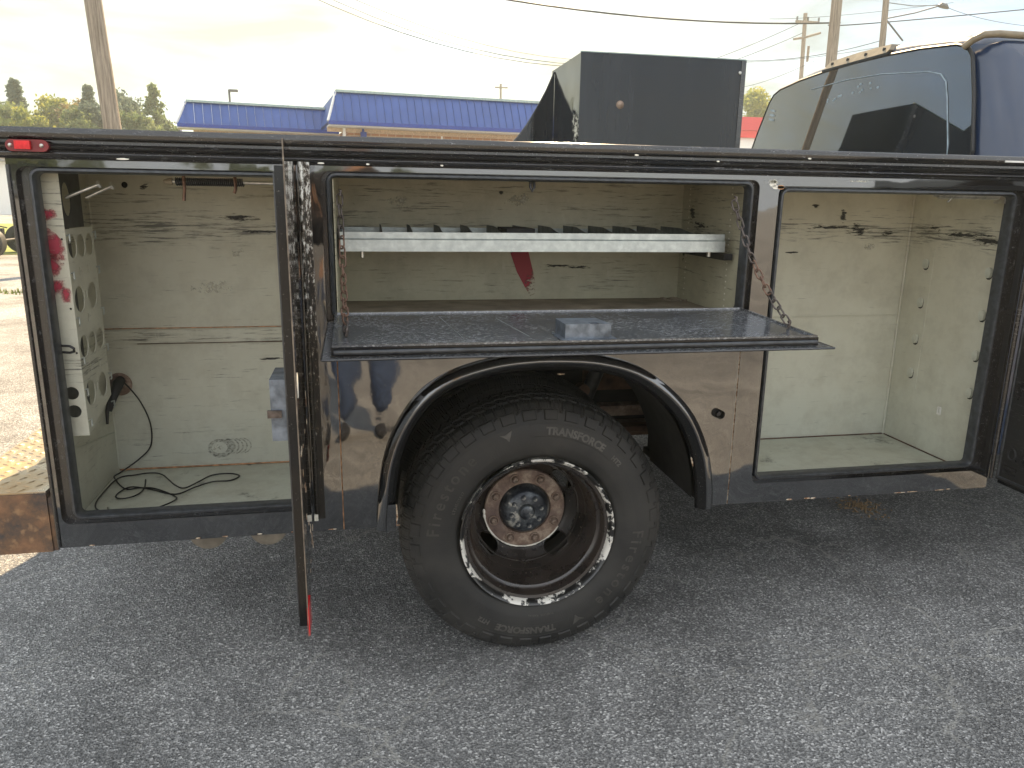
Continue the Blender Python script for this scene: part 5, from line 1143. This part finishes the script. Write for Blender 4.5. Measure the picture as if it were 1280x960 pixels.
# rear window: curved glass a few millimetres proud of the rear panel, top following the roof
def gp(off): return lambda u, v: (Vector((1.976-off+rear(u, v), u, v)), Vector((1, 0, 0)))
gl = [(CY+s_*a, z) for s_, L_ in ((-1, [(0.775, 1.40), (0.780, 1.52), (0.720, 1.70), (0.665, 1.835), (0.635, 1.868), (0.58, 1.886), (0.40, 1.903), (0.20, 1.912)]),) for a, z in L_]
gl = gl + [(CY, 1.915)] + [(2*CY-y, z) for y, z in gl[::-1]]
ex = [(CY-0.72+0.09*i, 1.44+0.07*j) for i in range(17) for j in range(7)]
def inpoly(p, L):
    c = False; j = len(L)-1
    for i in range(len(L)):
        if (L[i][1] > p[1]) != (L[j][1] > p[1]) and p[0] < (L[j][0]-L[i][0])*(p[1]-L[i][1])/(L[j][1]-L[i][1])+L[i][0]: c = not c
        j = i
    return c
bm = BM(); plate(bm, gl, [], gp(0), 0.004, [p for p in ex if inpoly(p, gl)]); gw = obj('rear_window', bm, 'glass', TR, smooth=60)
bm = BM(); tube(bm, [gp(-0.003)(u, v)[0] for u, v in gl], 0.0065, 6, closed=True); obj('window_gasket', bm, 'wire', gw, smooth=60)
q = [(0.425, 1.42), (0.452, 1.55), (0.510, 1.70), (0.540, 1.765), (0.575, 1.795), (0.64, 1.812), (0.9, 1.842), (1.12, 1.852), (1.40, 1.848)]
bm = BM(); tube(bm, [gp(0.002)(u, v)[0] for u, v in q], 0.0022, 5); obj('heater_line', bm, 'glass_line', gw)
for k in range(15):
    u = 0.85+0.42*rng.random(); v = 1.79+0.05*rng.random()-0.06*(u-0.95); blob('glass_speck', u, v, 0.014, 0.009, 'glass_line', gw, 'x', at=gp(0.0012)(u, v)[0].x, seed=k)
for k in range(3):
    u, v = 1.72-0.005*k, 1.79-0.022*k; blob('glass_decal', u, v, 0.06, 0.010, 'glass_line', gw, 'x', at=gp(0.004)(u, v)[0].x, rot=0.2, n=8)
# third brake lamp blanking cover on the roof edge
CVX = 1.972+0.16*0.43
bm = BM(); plate(bm, [(0.905, 1.922), (1.315, 1.922), (1.322, 1.932), (1.312, 1.955), (1.12, 1.960), (0.91, 1.955), (0.898, 1.932)], [], lambda u, v: (Vector((CVX+0.7*(v-1.922), u, v)), Vector((1, 0, 0))), 0.05)
cv = obj('brake_lamp_cover', bm, 'tan_trim', TR)
for y in (0.935, 1.05, 1.17, 1.28):
    bm = BM(); tube(bm, [(CVX+0.016, y, 1.939), (CVX+0.008, y, 1.939)], 0.007, 10); obj('rivet', bm, 'dark_steel', cv)
boxo('cover_gasket', CVX-0.002, CVX+0.03, 0.885, 1.335, 1.913, 1.9215, 'wire', cv)
# roof edge trim and side door with window
tubeo('roof_trim', [(2.038, CY-0.628, 1.868), (2.050, CY-0.655, 1.888), (2.075, CY-0.672, 1.902), (2.12, CY-0.682, 1.905), (2.3, CY-0.70, 1.900), (3.2, CY-0.70, 1.880)], 0.012, 'tan_trim', cab, 8)
def side(u, v):   # u along x, v height: follow the tumblehome
    for (a0_, z0_), (a1_, z1_) in zip(half, half[1:]):
        if z0_ <= v <= z1_: a = a0_+(a1_-a0_)*(v-z0_)/(z1_-z0_); break
    else: a = 0.9
    return Vector((u, CY-a-0.010, v)), Vector((0, 1, 0))
ex = [(2.25+0.1*i, 0.7+0.1*j) for i in range(1, 10) for j in range(12)]
bm = BM(); plate(bm, rrect(2.27, 3.28, 0.60, 1.84, 0.06), [rrect(2.33, 3.20, 1.46, 1.80, 0.05)], side, 0.006, ex); dr = obj('cab_door', bm, 'blue_paint', TR, smooth=40)
bm = BM(); plate(bm, rrect(2.332, 3.198, 1.462, 1.798, 0.05), [], lambda u, v: (side(u, v)[0]+Vector((0, 0.005, 0)), Vector((0, 1, 0))), 0.002, [p for p in ex if 1.48 < p[1] < 1.78 and 2.36 < p[0] < 3.15]); obj('window', bm, 'glass', dr)
boxo('door_handle', 2.95, 3.10, 0.115, 0.145, 1.25, 1.28, 'dark_steel', dr, bevel=0.006)
boxo('front_bumper', 5.36, 5.48, 0.22, FARY-0.22, 0.45, 0.70, 'steel', TR, bevel=0.02)
boxo('grille', 5.352, 5.37, 0.60, FARY-0.60, 0.72, 1.12, 'dark_steel', TR, bevel=0.005)

# ------------------------------------------------------------------ black cabinet standing in the bed
cb = root('metal_cabinet', 'tall glossy black sheet metal cabinet standing in the truck bed behind the cab', 'metal cabinet', (1.24, 1.44, 0.926))
x0, x1, y0, y1, z1c = 0.888, 1.600, 1.200, 1.688, 1.919
boxo('body', x0, x1, y0, y1, 0.926, z1c, 'cabinet_black', cb, bevel=0.003)
boxo('corner_angle', x0-0.003, x0+0.018, y0-0.003, y0-0.0002, 0.926, z1c-0.002, 'cabinet_black', cb); boxo('corner_angle', x1-0.018, x1+0.003, y0-0.003, y0-0.0002, 0.926, z1c-0.002, 'black_worn', cb)
boxo('top_edge', x0-0.002, x1+0.002, y0-0.004, y0+0.012, z1c+0.0002, z1c+0.004, 'roof_trim', cb)
bm = BM(); lathe_y(bm, [(1.190, 0), (1.191, 0.007), (1.194, 0.012), (1.1995, 0.017)], 1.059, 1.725, 14); obj('rusty_bolt', bm, 'hub_rust', cb, smooth=40)
for x, z in ((1.577, 1.87), (1.577, 1.2)):
    bm = BM(); lathe_y(bm, [(1.194, 0), (1.1945, 0.005), (1.1965, 0.007)], x, z, 10); obj('screw', bm, 'steel', cb)
# curved wing sheet at its back corner
cv_ = [(0.718, 1.800), (0.703, 1.765), (0.688, 1.732), (0.668, 1.695), (0.645, 1.655), (0.618, 1.612), (0.588, 1.572), (0.555, 1.535), (0.51, 1.495), (0.46, 1.46), (0.39, 1.43)]
cv_ = [(x*1.2353-0.0005, 1.34+(z-1.34)*1.2353) for x, z in cv_]
bm = BM(); plate(bm, cv_+[(0.482, 0.93), (cv_[0][0], 0.93)], [], XZ(1.6385), 0.003); obj('curved_wing', bm, 'cabinet_black', cb)
bm = BM(); tube(bm, [(x, 1.640, z) for x, z in cv_], 0.004, 6); obj('wing_edge', bm, 'black_worn', cb, smooth=60)
tubeo('wing_fold', [(0.790, 1.6365, 0.93), (0.790, 1.6365, 1.718)], 0.0035, 'black_worn', cb, 6)
blob('pale_patch', 1.25, 1.62, 0.12, 0.17, 'chalk_x', cb, 'x', at=x0-0.0008); blob('pale_patch', 1.28, 1.66, 0.06, 0.11, 'chalk_x', cb, 'x', at=x0-0.0012, seed=4)  # irregular pale patches on the tailward side

# ------------------------------------------------------------------ loose wire lying in the left compartment
wallp = [[-0.738, 0.470, 0.781], [-0.724, 0.485, 0.775], [-0.687, 0.488, 0.716], [-0.665, 0.489, 0.643], [-0.67, 0.488, 0.573], [-0.706, 0.485, 0.532]]
flo = [[-0.760, 0.470], [-0.765, 0.440], [-0.758, 0.403], [-0.707, 0.322], [-0.664, 0.316], [-0.619, 0.298], [-0.56, 0.25], [-0.541, 0.209], [-0.565, 0.158], [-0.617, 0.131], [-0.674, 0.132], [-0.722, 0.148], [-0.752, 0.206], [-0.757, 0.282], [-0.748, 0.401], [-0.71, 0.439], [-0.668, 0.444], [-0.625, 0.415], [-0.571, 0.332], [-0.535, 0.296], [-0.502, 0.342], [-0.477, 0.403], [-0.425, 0.402], [-0.392, 0.368], [-0.417, 0.346], [-0.465, 0.336], [-0.506, 0.291], [-0.554, 0.255], [-0.633, 0.301], [-0.693, 0.320], [-0.717, 0.275], [-0.697, 0.237], [-0.66, 0.246], [-0.653, 0.314], [-0.666, 0.384]]
def sp3(P, n=6):
    P = [Vector(p) for p in P]; out = []
    for i in range(len(P)-1):
        p0, p1, p2, p3 = P[max(0, i-1)], P[i], P[i+1], P[min(len(P)-1, i+2)]
        for k in range(n): t_ = k/n; out.append(0.5*((2*p1)+(-p0+p2)*t_+(2*p0-5*p1+4*p2-p3)*t_*t_+(-p0+3*p1-3*p2+p3)*t_**3))
    return out+[P[-1]]
pts = wallp+[[x, y, 0.4955+0.0025*(i % 3)] for i, (x, y) in enumerate(flo)]
bm = BM(); tube(bm, sp3(pts, 5), 0.0022, 6); wo_ = obj('loose_wire', bm, 'wire', smooth=60); tag(wo_, 'thin black wire looped loosely on the floor of the left compartment', 'wire')
tubeo('wire_end', [(-0.699, 0.135, 0.496), (-0.697, 0.137, 0.515)], 0.003, 'steel', wo_, 6)

# ------------------------------------------------------------------ the photographer, mirrored in the glossy panels
def person():
    t_ = root('person', 'person in blue jeans and dark jacket holding a phone, mirrored in the fender panel', 'person', (-0.09, -2.42, 0))
    def skin(name, joints, edges, mat, rootv=0, lv=1):
        me = bpy.data.meshes.new(name); me.from_pydata([j[0] for j in joints], edges, []); o = bpy.data.objects.new(name, me); COL.objects.link(o)
        m_ = o.modifiers.new('s', 'SKIN'); m_.use_smooth_shade = True; s2 = o.modifiers.new('d', 'SUBSURF'); s2.levels = lv
        for i, j in enumerate(joints):
            me.skin_vertices[0].data[i].radius = (j[1], j[2] if len(j) > 2 else j[1]); me.skin_vertices[0].data[i].use_root = (i == rootv)
        bpy.context.view_layer.update(); nm_ = bpy.data.meshes.new_from_object(o.evaluated_get(bpy.context.evaluated_depsgraph_get()))
        bpy.data.objects.remove(o); nm_.materials.clear(); return link(name, nm_, mat, t_)
    X, Y = -0.02, -2.42
    J = [((X, Y, 0.95), 0.15, 0.11), ((X, Y, 1.15), 0.145, 0.10), ((X, Y+0.01, 1.36), 0.165, 0.105), ((X, Y, 1.47), 0.07, 0.065), ((X, Y+0.02, 1.54), 0.055, 0.055), ((X, Y+0.04, 1.60), 0.078, 0.09), ((X, Y+0.04, 1.69), 0.08, 0.095), ((X, Y+0.03, 1.75), 0.05, 0.06)]
    E = [(0, 1), (1, 2), (2, 3), (3, 4), (4, 5), (5, 6), (6, 7)]
    for s in (-1, 1):
        b = len(J); J += [((X+s*0.19, Y, 1.40), 0.06), ((X+s*0.23, Y+0.05, 1.15), 0.045), ((X+s*0.10, Y+0.28, 1.24), 0.032), ((X+s*0.075, Y+0.36, 1.29), 0.028), ((X+s*0.065, Y+0.42, 1.32), 0.020)]
        E += [(2, b), (b, b+1), (b+1, b+2), (b+2, b+3), (b+3, b+4)]
        for k in range(4):
            c = len(J); z = 1.345-0.018*k; J += [((X+s*0.068, Y+0.435, z), 0.009), ((X+s*0.055, Y+0.455, z+0.004), 0.008), ((X+s*0.038, Y+0.452, z+0.004), 0.007)]; E += [(b+4, c), (c, c+1), (c+1, c+2)]
        c = len(J); J += [((X+s*0.055, Y+0.405, 1.335), 0.010), ((X+s*0.040, Y+0.41, 1.35), 0.009)]; E += [(b+4, c), (c, c+1)]
    for s in (-1, 1):
        b = len(J); J += [((X+s*0.085, Y, 0.86), 0.095), ((X+s*0.10, Y+0.03*s, 0.50), 0.065), ((X+s*0.10, Y-0.01, 0.14), 0.040)]
        E += [(0, b), (b, b+1), (b+1, b+2)]
    skin('body', J, E, 'skin')
    Jj = [((X, Y, 0.96), 0.165, 0.125), ((X, Y, 1.02), 0.155, 0.115)]; Ej = [(0, 1)]
    for s in (-1, 1): b = len(Jj); Jj += [((X+s*0.085, Y, 0.86), 0.105), ((X+s*0.10, Y+0.03*s, 0.50), 0.085), ((X+s*0.10, Y-0.01, 0.09), 0.072)]; Ej += [(0, b), (b, b+1), (b+1, b+2)]
    skin('jeans', Jj, Ej, 'jeans')
    Jt = [((X, Y, 0.98), 0.17, 0.13), ((X, Y, 1.18), 0.165, 0.12), ((X, Y+0.01, 1.38), 0.18, 0.125), ((X, Y, 1.48), 0.075, 0.07)]; Et = [(0, 1), (1, 2), (2, 3)]
    for s in (-1, 1): b = len(Jt); Jt += [((X+s*0.19, Y, 1.40), 0.078), ((X+s*0.235, Y+0.05, 1.15), 0.062), ((X+s*0.11, Y+0.26, 1.23), 0.048)]; Et += [(2, b), (b, b+1), (b+1, b+2)]
    skin('jacket', Jt, Et, 'jacket')
    skin('hair', [((X, Y+0.01, 1.68), 0.088, 0.085), ((X, Y+0.02, 1.75), 0.085, 0.09), ((X, Y+0.03, 1.785), 0.05, 0.055)], [(0, 1), (1, 2)], 'hair')
    for s in (-1, 1):
        skin('shoe', [((X+s*0.10, Y-0.04, 0.045), 0.045), ((X+s*0.11, Y+0.06, 0.05), 0.05, 0.045), ((X+s*0.12, Y+0.18, 0.04), 0.045, 0.035)], [(0, 1), (1, 2)], 'jacket')
        bm = BM(); bmesh.ops.create_uvsphere(bm, u_segments=10, v_segments=6, radius=0.011, matrix=Matrix.Translation((X+s*0.032, Y+0.128, 1.655))); obj('eye', bm, 'white', t_, smooth=60)
    bm = BM(); tube(bm, [(X, Y+0.125, 1.655), (X, Y+0.15, 1.62), (X, Y+0.13, 1.612)], [0.008, 0.014, 0.008], 8); obj('nose', bm, 'skin', t_, smooth=60)
    return t_
person()
ph_ = boxo('phone', -0.039, 0.039, -1.975, -1.967, 1.26, 1.352, 'phone', None, bevel=0.003); tag(ph_, 'dark phone held up by the person facing the truck', 'phone')

# ------------------------------------------------------------------ thin bright haze between here and the far trees
bm = BM(); box(bm, -75, 75, -100, 95, -1.0, 14.5); hz = obj('haze', bm, None); hz['kind'] = 'stuff'; tag(hz, 'thin pale morning haze over the lot and far trees', 'haze')
hm = bpy.data.materials.new('haze'); hm.use_nodes = True; hn = hm.node_tree; hn.nodes.remove(hn.nodes['Principled BSDF'])
pv = hn.nodes.new('ShaderNodeVolumePrincipled'); pv.inputs['Density'].default_value = 0.0016; pv.inputs['Color'].default_value = (0.84, 0.96, 0.92, 1); pv.inputs['Anisotropy'].default_value = 0.3
hn.links.new(pv.outputs['Volume'], hn.nodes['Material Output'].inputs['Volume']); hz.data.materials.append(hm)
